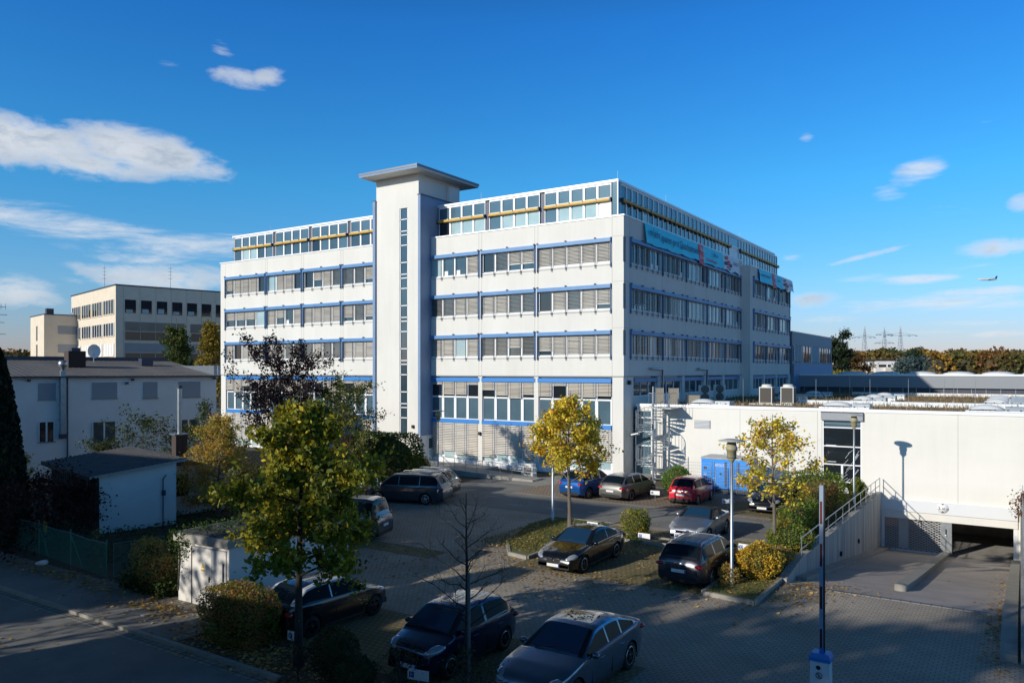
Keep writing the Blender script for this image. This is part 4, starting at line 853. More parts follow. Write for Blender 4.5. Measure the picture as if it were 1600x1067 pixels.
for (x, y0, t0, _), (_, y1, t1, _) in zip(pr[:-1], pr[1:]):
    b.mesh([(x - .15, y0, -3.5), (x + .15, y0, -3.5), (x + .15, y1, -3.5), (x - .15, y1, -3.5), (x - .15, y0, t0), (x + .15, y0, t0), (x + .15, y1, t1), (x - .15, y1, t1)], [(4, 5, 6, 7), (0, 1, 5, 4), (1, 2, 6, 5), (2, 3, 7, 6), (3, 0, 4, 7)], 'concrete_streak')
for y in (38, 45): b.box(-7.0, -6.992, y, y + .03, -3.4, .3, 'seam')
b.box(-7.0, -6.9, 38.4, 38.55, -1.0, -.8, 'black'); b.box(-7.0, -6.92, 43.2, 43.35, -1.3, -1.1, 'black')
b.build('wall', rw, (-7.15, 28.6, 0))
b = MB()
for i in range(13): y = 31.1 + i * 1.66; b.tube([(-7.05, y, .3), (-7.05, y, 1.15)], .022, 'zinc', 6)
for z in (1.15, .72): b.tube([(-7.05, 31.0, z), (-7.05, 51.1, z)], .024, 'zinc', 6)
b.build('handrail', rw, (-7.15, 28.6, 0))
rw2 = empty('side_wall', (.1, 27, 0), label='narrow concrete side wall at the right edge of the garage ramp', cat='wall')
b = MB(); b.box(.02, .3, 24, 51.4, -3.5, .3, 'concrete'); b.build('wall', rw2, (.1, 27, 0))
b = MB()
for i in range(10): y = 30 + i * 2.3; b.tube([(.12, y, .3), (.12, y, 1.3)], .022, 'zinc', 6)
for z in (1.3, .8, .5): b.tube([(.12, 29, z), (.12, 51, z)], .02, 'zinc', 6)
b.box(.02, .1, 50, 51.3, -1.2, .9, 'zinc'); b.build('railing', rw2, (.1, 27, 0))

# ================= off-camera houses behind the viewpoint that throw the foreground shade =================
def bhouse(name, x0, x1, y0, y1, hh, label, extra=()):
    rt = empty(name, (x0, y1, 0), label=label, cat='house'); b = MB(); b.box(x0, x1, y0, y1, 0, hh, 'plaster_beige'); b.box(x0 - .1, x1 + .1, y0, y1 + .1, hh, hh + .15, 'roof_felt')
    for e in extra: b.box(*e, 'plaster_beige')
    b.build('wall', rt, (x0, y1, 0))
    f = MB(); n = int((x1 - x0) / 3)
    for i in range(n):
        for k in range(int(hh / 3)): f.box(x0 + 1 + i * 3, x0 + 2.4 + i * 3, y1, y1 + .04, 1 + k * 3, 2.4 + k * 3, 'glass')
    f.build('window', rt, (x0, y1, 0))
bhouse('street_house', -27, 16, -12, -1, 6.9, 'long two-storey house across the street under the viewpoint', [(-27, -25.9, -3, -1, 6.9, 10.3), (-22.3, 16, -12, -1.0, 6.9, 7.75)])
bhouse('tall_house', -44.6, -35.6, -14, -3, 16.4, 'tall five-storey block across the street to the left')
bhouse('corner_house', -95, -46, -14, -3, 8.6, 'long low house across the street at the far left', [(-66, -44.7, -12, -3, 8.5, 13.4)])
# ================= street furniture =================
def lamp(x, y, label, h=4.95, z=0):
    rt = empty('street_lamp', (x, y, z), label=label, cat='street lamp', group='disc-topped lamp posts around the yard')
    b = MB(); b.tube([(0, 0, 0), (0, 0, .5), (0, 0, .52), (0, 0, h - .75)], [.075, .075, .055, .045], 'zinc', 12); b.build('pole', rt)
    b = MB(); b.lathe([(.05, -.78), (.09, -.7), (.16, -.62), (.17, -.35), (.2, -.34), (.2, -.22), (.17, -.2), (.15, -.04), (.06, 0)], (0, 0, h), 'lamp_cream', 16)
    b.lathe([(.172, -.6), (.172, -.58)], (0, 0, h), 'black', 16); b.build('lamp_housing', rt)
    b = MB(); b.lathe([(0, .06), (.2, .055), (.46, .0), (.46, -.02), (.2, .01), (0, .01)], (0, 0, h), 'lamp_disc', 24); b.build('disc', rt); return rt
lamp(-8.45, 26.9, 'tall disc-topped lamp post on the lawn strip beside the dark estate car', 5.15)
lamp(-19.5, 33.4, 'slender lamp post behind the yellow tree with its head hidden in leaves', 5.1)
lamp(-7.75, 46.6, 'disc-topped lamp post before the tall hall window behind the hedge', 5.0, .1)
lamp(-34.9, 43.5, 'small disc-topped lamp post at the entrance terrace by the stair tower', 4.7)
def psign(x, y, rz, label, w=.52, two=False):
    rt = empty('parking_sign', (x, y, 0), rz, label=label, cat='parking sign', group='small white parking bay signs')
    b = MB(); b.box(-w / 2, w / 2, -.012, .012, .38, .62, 'sign_white'); pl = b.build('plate', rt); b = MB(); b.tube([(0, .02, 0), (0, .02, .5)], .02, 'zinc', 6); b.build('post', rt)
    b = MB(); b.box(-w / 2 + .04, -w / 2 + .17, -.016, -.012, .43, .56, 'sign_blue'); b.build('symbol', pl)
    text_mesh('lettering', 'P', .13, 'sign_white', (-w / 2 + .07, -.018, .445), (R(90), 0, 0), pl, .001)
for x, y, rz, l in ((-17.75, 42.2, .1, 'white parking sign left of the red car below the round bush'), (-13.3, 41.6, .1, 'white parking sign between the red car and the black saloon'),
    (-12.2, 31.8, .15, 'white parking sign in front of the silver roadster, left one of the pair'), (-11.55, 32.3, .15, 'white parking sign directly before the silver roadster grille'),
    (-9.25, 31.2, -.1, 'white parking sign beside the lamp post above the estate car'), (-16.5, 31.9, 0, 'white parking sign behind the black coupe roof at the grass island'),
    (-13.5, 30.9, 0, 'white parking sign right of the black coupe by the yellow-green bush'), (-16.2, 14.1, 0, 'white sign beside the trunk of the large yellow tree'),
    (-13.7, 13.3, .1, 'white sign among the dark shrubs at the bottom edge'), (-11.75, 13.9, .2, 'white parking sign at the bottom edge by the bare tree')):
    psign(x, y, rz, l, .55)
for x, y, l in ((-34.2, 35.0, 'nearest of the three low white stakes left of the dark people carrier'), (-34.1, 36.3, 'middle one of the three low white stakes left of the dark people carrier'), (-33.9, 37.6, 'farthest of the three low white stakes left of the dark people carrier')):
    b = MB(); b.box(-.09, .09, -.02, .02, .35, .8, 'sign_white'); b.tube([(0, .03, 0), (0, .03, .5)], .02, 'zinc', 5); tag(b.build('white_stake', loc=(x, y, 0)), l, 'stake', 'low white stakes in the green bed')
# barrier
br = empty('barrier', (-3.85, 18.9, 0), R(0), label='raised red and white parking barrier with blue-topped cabinet', cat='barrier')
b = MB(); b.box(-.22, .22, -.17, .17, 0, .92, 'skin_white', top=.94); cb = b.build('cabinet', br)
b = MB(); b.box(-.235, .235, -.19, .19, .92, 1.0, 'barrier_blue'); b.box(-.235, .235, -.19, .19, 1.0, 1.1, 'barrier_blue', top=.8); b.build('cap', br)
b = MB(); b.box(-.035, .055, -.03, .03, 1.05, 4.95, 'barrier_white_shaded'); b.box(.055, .085, -.035, .035, 1.05, 4.95, 'black'); b.box(-.03, .07, -.05, .05, .95, 1.2, 'barrier_blue'); am = b.build('arm', br)
b = MB()
for i in range(4): z = 1.12 + i * .98; b.box(-.02, .03, -.036, -.03, z, z + .52, 'barrier_red_shaded')
b.build('red_stripe', am)
b = MB(); b.lathe([(0, -.176), (.05, -.176), (.05, -.17)], (-.03, 0, .78), 'black', 14, axis='y'); b.lathe([(.06, -.182), (.075, -.182)], (-.01, .005, .6), 'black', 18, axis='y')
b.bar((-.06, -.178, .65), (.04, -.178, .55), .012, .01, 'black'); b.bar((-.01, -.178, .64), (-.01, -.178, .57), .012, .01, 'black'); b.bar((-.01, -.178, .6), (.02, -.178, .56), .01, .01, 'black'); b.bar((-.01, -.178, .6), (-.035, -.178, .56), .01, .01, 'black'); b.build('pictogram', cb)
# generator and wire fence
ge = empty('generator_container', (-16.75, 47.2, 0), label='bright blue generator container behind the wire fence beside the white hall', cat='generator')
b = MB(); b.box(0, 3.0, 0, 1.9, .3, 2.1, 'gen_blue'); b.build('housing', ge); b = MB(); b.box(-.03, 3.03, -.03, 1.93, 2.1, 2.2, 'zinc'); b.build('roof', ge)
b = MB(); b.box(0.05, 2.95, .05, 1.85, 0, .3, 'steel_dark'); b.build('skid', ge)
b = MB(); b.box(.75, 1.45, -.02, 0, .42, 1.95, 'gen_blue'); b.box(1.18, 1.3, -.04, -.02, 1.15, 1.27, 'black'); b.box(.8, .92, -.04, -.02, .9, .93, 'sign_white'); b.build('door', ge)
b = MB(); b.box(1.5, 1.62, -.02, 0, .4, 1.95, 'steel_dark'); b.box(2.3, 2.4, -.02, 0, .4, 1.95, 'steel_dark')
for i in range(8): b.box(2.45, 2.95, -.02, 0, .5 + i * .18, .56 + i * .18, 'blue_panel')
b.box(.15, .35, -.02, 0, 1.45, 1.6, 'steel_dark'); b.build('panel', ge)
text_mesh('lettering', 'HEGO', .24, 'sign_white', (.8, -.03, 1.66), (R(90), 0, 0), ge); text_mesh('lettering', 'HEGO', .24, 'sign_white', (.34, -.03, .6), (R(90), R(-90), 0), ge)
fe = empty('wire_fence', (-17.6, 45.6, 0), label='galvanised double-wire fence panels around the blue generator', cat='fence')
def wire(mb, p, q, z0, z1, nv, nh, r=.0055, mm='zinc'):
    p, q = Vector(p), Vector(q)
    for i in range(nh + 1): z = z0 + (z1 - z0) * i / nh; mb.bar((p.x, p.y, z), (q.x, q.y, z), r * 2.4, r * 2.4, mm)
    for i in range(nv + 1): c_ = p.lerp(q, i / nv); mb.bar((c_.x, c_.y, z0), (c_.x, c_.y, z1), r, r, mm)
pp = [(0, 1.6), (0, 0), (2.0, .2), (2.15, .22), (3.3, .35), (3.45, .37), (5.6, .6), (5.7, 3.5)]
b = MB()
for i, (p, q) in enumerate(zip(pp[:-1], pp[1:])):
    if i in (2, 4): continue
    wire(b, p, q, .08, 2.0, 16 if i != 6 else 20, 10)
b.build('mesh_panel', fe)
for (x, y) in pp: b = MB(); b.tube([(x, y, 0), (x, y, 2.12)], .028, 'zinc', 6); b.build('post', fe)
# green chain-link fence at the left, gate, dark board fence
gf = empty('chain_link_fence', (-27.9, 15.5, 0), label='sagging green chain-link fence beside the pavement at the left', cat='fence')
def chain(mb, p, q, z0, z1, n=26, mm='green_wire'):
    p, q = Vector(p), Vector(q); L = (q - p).length; k = n / L; h = z1 - z0; st_ = 1 / k
    for s in (1, -1):
        i = -h / L
        for j in range(-int(h * k) - 1, n + 1):
            a = j / n; t0, t1 = 0, 1; e = h / L
            x0, x1 = (a, a + e) if s > 0 else (a + e, a)
            lo, hi = 0, 1; tt = [0, 1]
            def cl(x): return 0 <= x <= 1
            if x0 == x1: continue
            ta = max(0, min((0 - x0) / (x1 - x0), (1 - x0) / (x1 - x0))); tb = min(1, max((0 - x0) / (x1 - x0), (1 - x0) / (x1 - x0)))
            if tb <= ta: continue
            A = p.lerp(q, x0 + (x1 - x0) * ta); B = p.lerp(q, x0 + (x1 - x0) * tb); mb.bar((A.x, A.y, z0 + h * ta), (B.x, B.y, z0 + h * tb), .008, .008, mm)
posts = [(0, 0), (-3.0, .25), (-6.0, .5), (-9.0, .7)]
b = MB()
for p, q in zip(posts[:-1], posts[1:]): chain(b, p, q, .05, 1.28, 24)
b.build('wire_mesh', gf)
for (x, y) in posts: b = MB(); b.tube([(x, y, 0), (x, y, 1.42)], .028, 'green_wire', 6); b.build('post', gf)
b = MB()
for (p, q) in zip(posts[:-1], posts[1:]): b.tube([(p[0], p[1], 1.3), ((p[0] + q[0]) / 2, (p[1] + q[1]) / 2, 1.24), (q[0], q[1], 1.3)], .01, 'zinc', 5)
b.tube([(-3.0, .25, 1.2), (-2.2, .3, 0)], .022, 'green_wire', 5); b.tube([(-6.0, .5, 1.2), (-5.2, .5, 0)], .022, 'green_wire', 5); b.build('tension_wire', gf)
gg = empty('garden_gate', (-27.6, 15.6, 0), label='green mesh gate next to the clipped brown bush', cat='gate'); b = MB(); chain(b, (0, 0), (.6, 1.6), .1, 1.25, 18); b.tube([(0, 0, .1), (0, 0, 1.3), (.6, 1.6, 1.35), (.6, 1.6, .1), (0, 0, .1)], .02, 'green_wire', 5); b.build('leaf', gg)
bf = empty('board_fence', (-26.9, 17.3, 0), label='dark brown board fence running back beside the white hut', cat='fence'); b = MB()
for i in range(34): b.box(-.02, .02, i * .16, i * .16 + .14, .05, 1.35, 'wood_dark', rz=0)
b.build('boards', bf); bf.rotation_euler.z = R(8)
for i in range(4): b = MB(); b.box(-.05, .05, i * 1.75, i * 1.75 + .1, 0, 1.45, 'wood_dark'); b.build('post', bf)
b = MB(); b.ball((0, 0, .09), (.26, .15, .11), 'sign_white', 7, 4); b.v = [(x + .05 * math.sin(9 * y + 5 * z), y + .05 * math.sin(11 * x), z * (1 + .3 * math.sin(14 * x))) for x, y, z in b.v]; b.sm = [False] * len(b.sm); tag(b.build('rubbish_bag', loc=(-31.6, 15.0, .09)), 'crumpled white bag lying on leaves by the green fence', 'bag')
b = MB(); b.box(-.13, .13, -.01, .01, .95, 1.4, 'tape_yellow'); b.tube([(0, .02, 0), (0, .02, 1.4)], .02, 'green_wire', 5); tag(b.build('fence_sign', loc=(-33.6, 16.1, 0)), 'small pale yellow notice fixed to the green fence post', 'sign')
b = MB(); b.tube([(0, 0, 0), (0, 0, 3.0)], .035, 'post_grey', 8); tag(b.build('sign_post', loc=(-10.5, 14.2, 0)), 'plain grey-green metal post between the two nearest cars', 'post')

# ================= cars =================
def interp(kn, x):
    if x <= kn[0][0]: return kn[0][1]
    for (a, b_), (c_, d_) in zip(kn[:-1], kn[1:]):
        if x <= c_: t = (x - a) / (c_ - a); return b_ + (d_ - b_) * t
    return kn[-1][1]
def smooth(kn, x, w=.05): return (interp(kn, x - w) + interp(kn, x) * 2 + interp(kn, x + w)) / 4
def car(name, loc, rz, label, cat, L, Wd, H, paint, wb, wr=.32, hood=.95, nose=.72, belt=.93, cowl=.9, rf=.25, rr_=-1.3, tail=-1.95, deck=None, deckz=.98, grp='cars parked in the yard', tint='carglass', roofm=None, rims='rim', kidney=False, tl='side', pillar=(-.35,), rails=False, seam_at=(.75, -.3), arch=None, open_plate=True, lights=.2):
    """local x forward. cowl, rf (roof front), rr_ (roof rear), tail = base of the rear glass."""
    rt = empty(name, loc, rz, label=label, cat=cat, group=grp); h = L / 2; W2 = Wd / 2
    top = [(-h, deckz - .42), (-h + .03, deckz - .12), (-h + .12, deckz), (tail, deckz + .02), (cowl, hood), (h - .75, nose + .13), (h - .3, nose + .03), (h - .1, nose - .04), (h - .03, nose - .13), (h, nose - .3)]
    green = [(tail, deckz), (tail + .04, deckz + .06), (rr_, H - .07), (rr_ + .35, H - .015), ((rr_ + rf) / 2, H), (rf - .25, H - .012), (rf, H - .05), (cowl - .04, hood + .04), (cowl, hood)]
    belt_ = [(tail, deckz + .0), (rr_, belt + .06), (0, belt), (cowl, hood - .0)]
    xf, xr = h - (L - wb) * .47, h - (L - wb) * .47 - wb; ra = wr + .055
    def hw(x):
        s = max(0, (x - (h - .95)) / .95); r = max(0, (-x - (h - .8)) / .8); return W2 * (1 - .26 * s ** 2.4) * (1 - .17 * r ** 2.2)
    NX = 84; N = 10
    xs = sorted(set([round(-h + L * i / NX, 4) for i in range(NX + 1)] + [round(c0 + ra * math.cos(R(a)), 4) for c0 in (xf, xr) for a in range(0, 181, 15)]))
    body = MB(); vs = []; fr = (0, .1, .3, .5, .68, .85, .96)
    for x in xs:
        zb = .2 + .1 * max(0, (x - h + .5) / .5) + .12 * max(0, (-x - h + .5) / .5)
        for c0 in (xf, xr):
            d = abs(x - c0)
            if d < ra: zb = max(zb, wr + math.sqrt(max(0, ra * ra - d * d)) - .01)
        zt = smooth(top, x, .04); wx = hw(x); side = []
        zs = max(zt - .04, zb + .02)
        for f_ in fr:
            z = zb + (zs - zb) * f_; k = 1 - .07 * max(0, (.5 - z) / .5) - .035 * max(0, (z - .62) / .4) ** 1.3
            if abs(z - .66) < .05: k += .004
            side.append((x, wx * k, z))
        kk = 1 - .035 * max(0, (zs - .62) / .4) ** 1.3
        side += [(x, wx * (kk - .02), zt - .01), (x, wx * (kk - .075), zt + .006), (x, wx * .55, zt + .03), (x, 0, zt + .038)]
        vs += [(a, -b_, c_) for a, b_, c_ in side] + [side[-1]] * 0 + [(a, b_, c_) for a, b_, c_ in side[:-1][::-1]]
    n = len(side) * 2 - 1
    fs = []; ms = []
    for i in range(len(xs) - 1):
        for j in range(n - 1): body.mesh([], [], paint)
    body.mesh(vs, [(i * n + j, i * n + j + 1, (i + 1) * n + j + 1, (i + 1) * n + j) for i in range(len(xs) - 1) for j in range(n - 1)], paint, True)
    body.face(vs[:n], paint, True); body.face(vs[-n:][::-1], paint, True)
    # greenhouse
    gx = [x for x in xs if tail <= x <= cowl]; gx = [tail] + [x for x in gx if tail + .02 < x < cowl - .02] + [cowl]
    G_ = []; WR = .72
    for x in gx:
        zt = max(smooth(green, x, .03) if tail + .03 < x < cowl - .03 else interp(green, x), 0); zb = min(interp(belt_, x), zt) - .01; fr_ = lambda z: hw(x) * .945 - hw(0) * (.945 - WR) * max(0, (z - belt)) / (H - belt)
        row = [(x, fr_(zb + (zt - zb) * q), zb + (zt - zb) * q) for q in (0, .08, .5, .86)] + [(x, fr_(zt) - .01, zb + (zt - zb) * .965), (x, fr_(zt) - .05, zt), (x, fr_(zt) * .78, zt + .018), (x, fr_(zt) * .4, zt + .035), (x, 0, zt + .04)]
        G_.append((row, zt - zb))
    parts = {'windscreen': MB(), 'rear_window': MB(), 'side_window': MB()}
    for i in range(len(gx) - 1):
        (r0, h0), (r1_, h1) = G_[i], G_[i + 1]; xm = (gx[i] + gx[i + 1]) / 2
        for j in range(8):
            mb, mm = body, (roofm or paint)
            if j in (1, 2) and min(h0, h1) > .1 and not any(abs(xm - p) < .045 for p in pillar) and tail + .22 < xm < cowl - .16: mb, mm = parts['side_window'], 'sideglass'
            elif j == 0 and tail + .2 < xm < cowl - .1: mm = 'black_gloss'
            elif j <= 3: mm = arch or (paint if not roofm else roofm)
            elif j >= 5:
                if j == 5 and (xm > rf - .02 or xm < rr_ + .03): mb, mm = body, (arch or 'black_gloss')
                elif j == 5 and arch: mm = arch
                if j == 5: mb = body
                if j == 5: pass
                elif xm > rf - .02 and xm < cowl - .03: mb, mm = parts['windscreen'], tint
                elif xm < rr_ + .03 and xm > tail + .05: mb, mm = parts['rear_window'], 'rearglass'
            if mb is body and 3 <= j <= (5 if arch else 4): mm = arch or roofm or paint
            for s in (1, -1):
                q = [(a, b_ * s, c_) for a, b_, c_ in (r0[j], r1_[j], r1_[j + 1], r0[j + 1])]
                mb.face(q if s > 0 else q[::-1], mm, True)
    import itertools
    bo = body.build('body', rt); 
    bm_fix(bo, 27)
    for k_, mb in parts.items():
        if not mb.f: continue
        if k_ != 'side_window': bm_fix(mb.build(k_, rt), 50); continue
        grp_ = {}
        for f in mb.f:   # one pane per side and per gap between the pillars
            cx = sum(mb.v[i][0] for i in f) / 4; cyy = sum(mb.v[i][1] for i in f) / 4
            grp_.setdefault((cyy > 0, sum(cx > q for q in pillar)), []).append([mb.v[i] for i in f])
        for fl_ in grp_.values():
            g_ = MB()
            for q in fl_: g_.face(q, 'sideglass', True)
            bm_fix(g_.build('side_window', rt), 50)
    u = MB(); u.box(-h + .25, h - .25, -W2 * .78, W2 * .78, .17, .62, 'black'); u.box(-h + .12, h - .12, -W2 * .5, W2 * .5, .2, .5, 'black'); u.build('underbody', rt)
    for c0 in (xf, xr):
        for s in (1, -1): b = MB(); b.tube([(c0 + (ra + .005) * math.cos(R(a)), s * hw(c0 + ra * math.cos(R(a))) * .972, wr + (ra + .005) * math.sin(R(a)) - .01) for a in range(-18, 199, 12)], .016, 'black', 5); b.build('wheel_arch', rt)
    # wheels
    for c0 in (xf, xr):
        for s in (1, -1):
            w_ = MB(); w_.lathe([(wr * .62, -.1), (wr * .95, -.1), (wr, -.07), (wr, .07), (wr * .95, .1), (wr * .62, .1)], (0, 0, 0), 'tyre', 28, axis='y'); ty = w_.build('tyre', None)
            wh = empty('wheel', (c0, s * (W2 - .125), wr)); wh.parent = rt; ty.parent = wh
            r_ = MB(); r_.lathe([(0, .02), (wr * .6, .02)], (0, 0, 0), 'black', 20, axis='y'); r_.lathe([(wr * .58, .1), (wr * .67, .108), (wr * .7, .09), (wr * .64, -.05)], (0, 0, 0), 'rim' if rims != 'black' else 'rim_dark', 28, axis='y')
            rm = 'rim' if rims == 'rim' else 'rim_dark'
            for k in range(5):
                a = 2 * math.pi * k / 5 + .3; ca, sa = math.cos(a), math.sin(a); pr, pw = .05, .075
                P = [(.05 * ca - .05 * sa, .1, .05 * sa + .05 * ca), (.05 * ca + .05 * sa, .1, .05 * sa - .05 * ca), (wr * .64 * ca + .028 * sa, .09, wr * .64 * sa - .028 * ca), (wr * .64 * ca - .028 * sa, .09, wr * .64 * sa + .028 * ca)]
                r_.mesh(P + [(x, .05, z) for x, _, z in P], [(0, 1, 2, 3), (4, 7, 6, 5), (0, 4, 5, 1), (1, 5, 6, 2), (2, 6, 7, 3), (3, 7, 4, 0)], rm)
            r_.lathe([(0, .112), (.04, .11), (.055, .09)], (0, 0, 0), rm, 10, axis='y'); ro = r_.build('rim', wh)
            if s < 0: wh.rotation_euler.z = math.pi
    # lights, grille, plates, mirrors, handles, seams
    for s in (1, -1):
        b = MB(); b.ball((0, 0, 0), (.30, .19, .10), 'headlight', 12, 7); o = b.build('headlight', rt, loc=(h - .29, s * W2 * .70, nose - .055)); o.rotation_euler = (0, R(14), -s * R(30))
        b = MB()
        if tl == 'tall': b.ball((0, 0, 0), (.1, .1, .26), 'red_light', 10, 7); lo = (-h + .17, s * W2 * .83, deckz - .08)
        else: b.ball((0, 0, 0), (.13, .24, .085), 'red_light', 12, 7); lo = (-h + .13, s * W2 * .72, deckz - .18)
        o = b.build('tail_light', rt, loc=lo); o.rotation_euler = (0, 0, s * R(28))
        b = MB(); b.ball((0, 0, 0), (.075, .12, .075), paint, 10, 6); b.bar((0, -s * .14, -.04), (0, 0, -.02), .05, .03, 'black'); b.build('mirror', rt, loc=(cowl - .28, s * (W2 + .05), belt + .08))
        for x in seam_at: b = MB(); b.box(-.1, .1, -.018, .018, -.014, .014, paint); b.build('door_handle', rt, loc=(x - .55 if x > 0 else x - .62, s * (W2 * .985), .80))
        b = MB()
        for x in seam_at + (seam_at[-1] - .95,): b.box(x - .005, x + .005, s * W2 * .999 - .012, s * W2 * .999 + .003, .3, .68, 'black')
        b.box(xr + .45, xf - .45, s * (W2 * .95) - .03, s * (W2 * .95) + .02, .2, .27, 'black'); b.build('door_seam', rt)
    b = MB()
    if kidney:
        for s in (1, -1): b.box(h - .15, h + .014, s * .15 - .105, s * .15 + .105, nose - .24, nose - .09, 'black'); b.box(h - .15, h + .006, s * .15 - .125, s * .15 + .125, nose - .255, nose - .07, 'chrome')
    else: b.box(h - .2, h + .012, -.42, .42, nose - .25, nose - .14, 'black_gloss'); b.box(h - .2, h + .016, -.44, .44, nose - .14, nose - .12, 'chrome')
    b.box(h - .3, h - .0, -.66, .66, .24, .40, 'black'); b.build('grille', rt)
    if open_plate:
        for s, x in ((1, h + .018), (-1, -h - .012)):
            z = .31 if s > 0 else deckz - .48
            if s < 0 and not (tl == 'tall'): z = max(.5, deckz - .42)
            b = MB(); b.box(x - .012, x + .004, -.26, .26, z, z + .11, 'plate'); b.box(x - .011, x + .006, s * .22 if s < 0 else .22, .26 if s > 0 else -.22 + .0, z + .003, z + .107, 'plate_blue') if s > 0 else b.box(x - .014, x, -.26, -.22, z + .003, z + .107, 'plate_blue')
            b.build('number_plate', rt)
    b = MB(); b.box(-h - .006, -h + .25, -W2 * .72, W2 * .72, .26, .42, 'black'); b.build('rear_bumper', rt)
    b = MB(); b.bar((cowl - .02, -.5, hood + .055), (cowl - .12, .05, hood + .12), .02, .02, 'black'); b.bar((cowl - .02, .1, hood + .055), (cowl - .1, .55, hood + .09), .02, .02, 'black'); b.build('wiper', rt)
    if rails:
        b = MB()
        for s in (1, -1): b.tube([(rr_ + .1, s * W2 * .66, H - .01), (rr_ + .25, s * W2 * .67, H + .05), (rf - .25, s * W2 * .67, H + .05), (rf - .1, s * W2 * .66, H)], .018, 'zinc', 6)
        b.build('roof_rail', rt)
    return rt
def bm_fix(o, ang):   # weld the strip edges so the sheet metal shades smoothly
    import bmesh
    bm = bmesh.new(); bm.from_mesh(o.data); bmesh.ops.remove_doubles(bm, verts=bm.verts, dist=.0006); bmesh.ops.recalc_face_normals(bm, faces=bm.faces); bm.to_mesh(o.data); bm.free()
    o.data.polygons.foreach_set('use_smooth', [True] * len(o.data.polygons)); o.data.set_sharp_from_angle(angle=R(ang))
def paint(name, c, metal=.35, rough=.28): return mat(name, c, rough, metal=metal, coat=.9, col2=tuple(min(1, v * 1.12 + .002) for v in c), scale=2.5) and name
paint('paint_black', (.006, .007, .011), .2, .22); paint('paint_silver', (.33, .36, .42), .75, .3); paint('paint_anthracite', (.028, .03, .045), .4, .25); paint('paint_red', (.68, .01, .035), .0, .25); paint('paint_steel', (.13, .165, .22), .75, .26)
paint('paint_grey', (.15, .145, .135), .5, .32); paint('paint_blue', (.01, .10, .36), .4, .25); paint('paint_bluegrey', (.045, .06, .08), .5, .28); paint('paint_darkblue', (.012, .016, .05), .35, .2)
NY, PYR = R(-90), R(90)   # heading -y / +y
car('black_coupe', (-14.55, 27.25, 0), NY, 'black two-door coupe with twin grille parked by the grass island', 'car', 4.6, 1.78, 1.38, 'paint_black', 2.76, .335, hood=.93, nose=.70, belt=.9, cowl=.95, rf=.15, rr_=-1.0, tail=-1.72, deckz=.98, kidney=True, pillar=(-.62,), rims='dark')
car('estate_car', (-9.95, 28.0, 0), PYR, 'dark grey estate car with red tail lights seen from behind beside the lamp post', 'car', 4.56, 1.82, 1.48, 'paint_anthracite', 2.65, .32, hood=1.0, nose=.78, belt=.98, cowl=1.15, rf=.45, rr_=-1.75, tail=-2.12, deckz=1.0, pillar=(.15, -.85), rails=True)
ro = car('roadster', (-12.3, 34.5, 0), NY, 'silver roadster with a closed dark soft top facing the viewer', 'car', 4.04, 1.76, 1.33, 'paint_silver', 2.42, .33, hood=.92, nose=.70, belt=.9, cowl=.62, rf=.02, rr_=-.62, tail=-1.22, deckz=.95, roofm='cloth_top', pillar=(-.5, -.6, -.7), seam_at=(.45,))
car('small_red_car', (-15.95, 43.3, 0), PYR, 'small rounded red hatchback parked next to the round green bush', 'car', 3.55, 1.63, 1.49, 'paint_red', 2.3, .29, hood=.98, nose=.78, belt=.93, cowl=.98, rf=.42, rr_=-1.2, tail=-1.6, deckz=.98, pillar=(-.35,), rims='rim')
car('grey_estate', (-19.75, 42.95, 0), R(86), 'taupe grey estate car in the far row left of the spiral stair', 'car', 4.5, 1.8, 1.45, 'paint_grey', 2.63, .32, hood=.98, nose=.76, belt=.95, cowl=1.1, rf=.4, rr_=-1.6, tail=-2.08, deckz=.97, pillar=(.1, -.85), rims='dark')
car('blue_suv', (-22.1, 42.2, 0), R(84), 'bright blue compact off-roader behind the yellow tree trunk', 'car', 4.1, 1.77, 1.6, 'paint_blue', 2.52, .34, hood=1.08, nose=.85, belt=1.05, cowl=1.05, rf=.4, rr_=-1.5, tail=-1.9, deckz=1.08, pillar=(.05, -.8))
car('black_saloon', (-11.35, 43.6, 0), NY, 'black saloon with sunlit dusty bonnet facing the viewer under the autumn tree', 'car', 4.7, 1.82, 1.45, 'paint_black', 2.8, .33, hood=.98, nose=.74, belt=.93, cowl=1.05, rf=.3, rr_=-1.15, tail=-1.85, deckz=1.03, pillar=(-.1, -.9))
HD = math.atan2(-.30, -.954)
dv = Vector((math.cos(HD), math.sin(HD)))
c0 = Vector((-29.7, 34.3)); car('people_carrier', (c0.x, c0.y, 0), HD, 'dark blue-grey people carrier seen from the side in the left parking row', 'car', 4.85, 1.9, 1.67, 'paint_bluegrey', 2.92, .34, hood=1.08, nose=.8, belt=1.02, cowl=1.5, rf=.7, rr_=-1.9, tail=-2.3, deckz=1.08, pillar=(.25, -1.0), tl='side', rails=True)
c1 = c0 + Vector((-dv.y, dv.x)) * -2.75 * 1; c1 = c1 + dv * .35
car('roof_box_estate', (c1.x, c1.y, 0), HD, 'black estate mostly hidden behind the people carrier, only its roof and tail showing', 'car', 4.6, 1.8, 1.55, 'paint_black', 2.7, .33, hood=1.0, nose=.78, belt=.98, cowl=1.2, rf=.45, rr_=-1.75, tail=-2.15, deckz=1.0, pillar=(.15, -.85), rails=True)
c2 = Vector((-26.2, 25.4)); car('blue_grey_van', (c2.x, c2.y, 0), HD, 'blue-grey van with tall red tail light half hidden by the large yellow tree', 'van', 4.7, 1.85, 1.85, 'paint_bluegrey', 2.9, .34, hood=1.12, nose=.85, belt=1.1, cowl=1.5, rf=.75, rr_=-2.0, tail=-2.25, deckz=1.1, pillar=(.3, -.9), tl='tall')
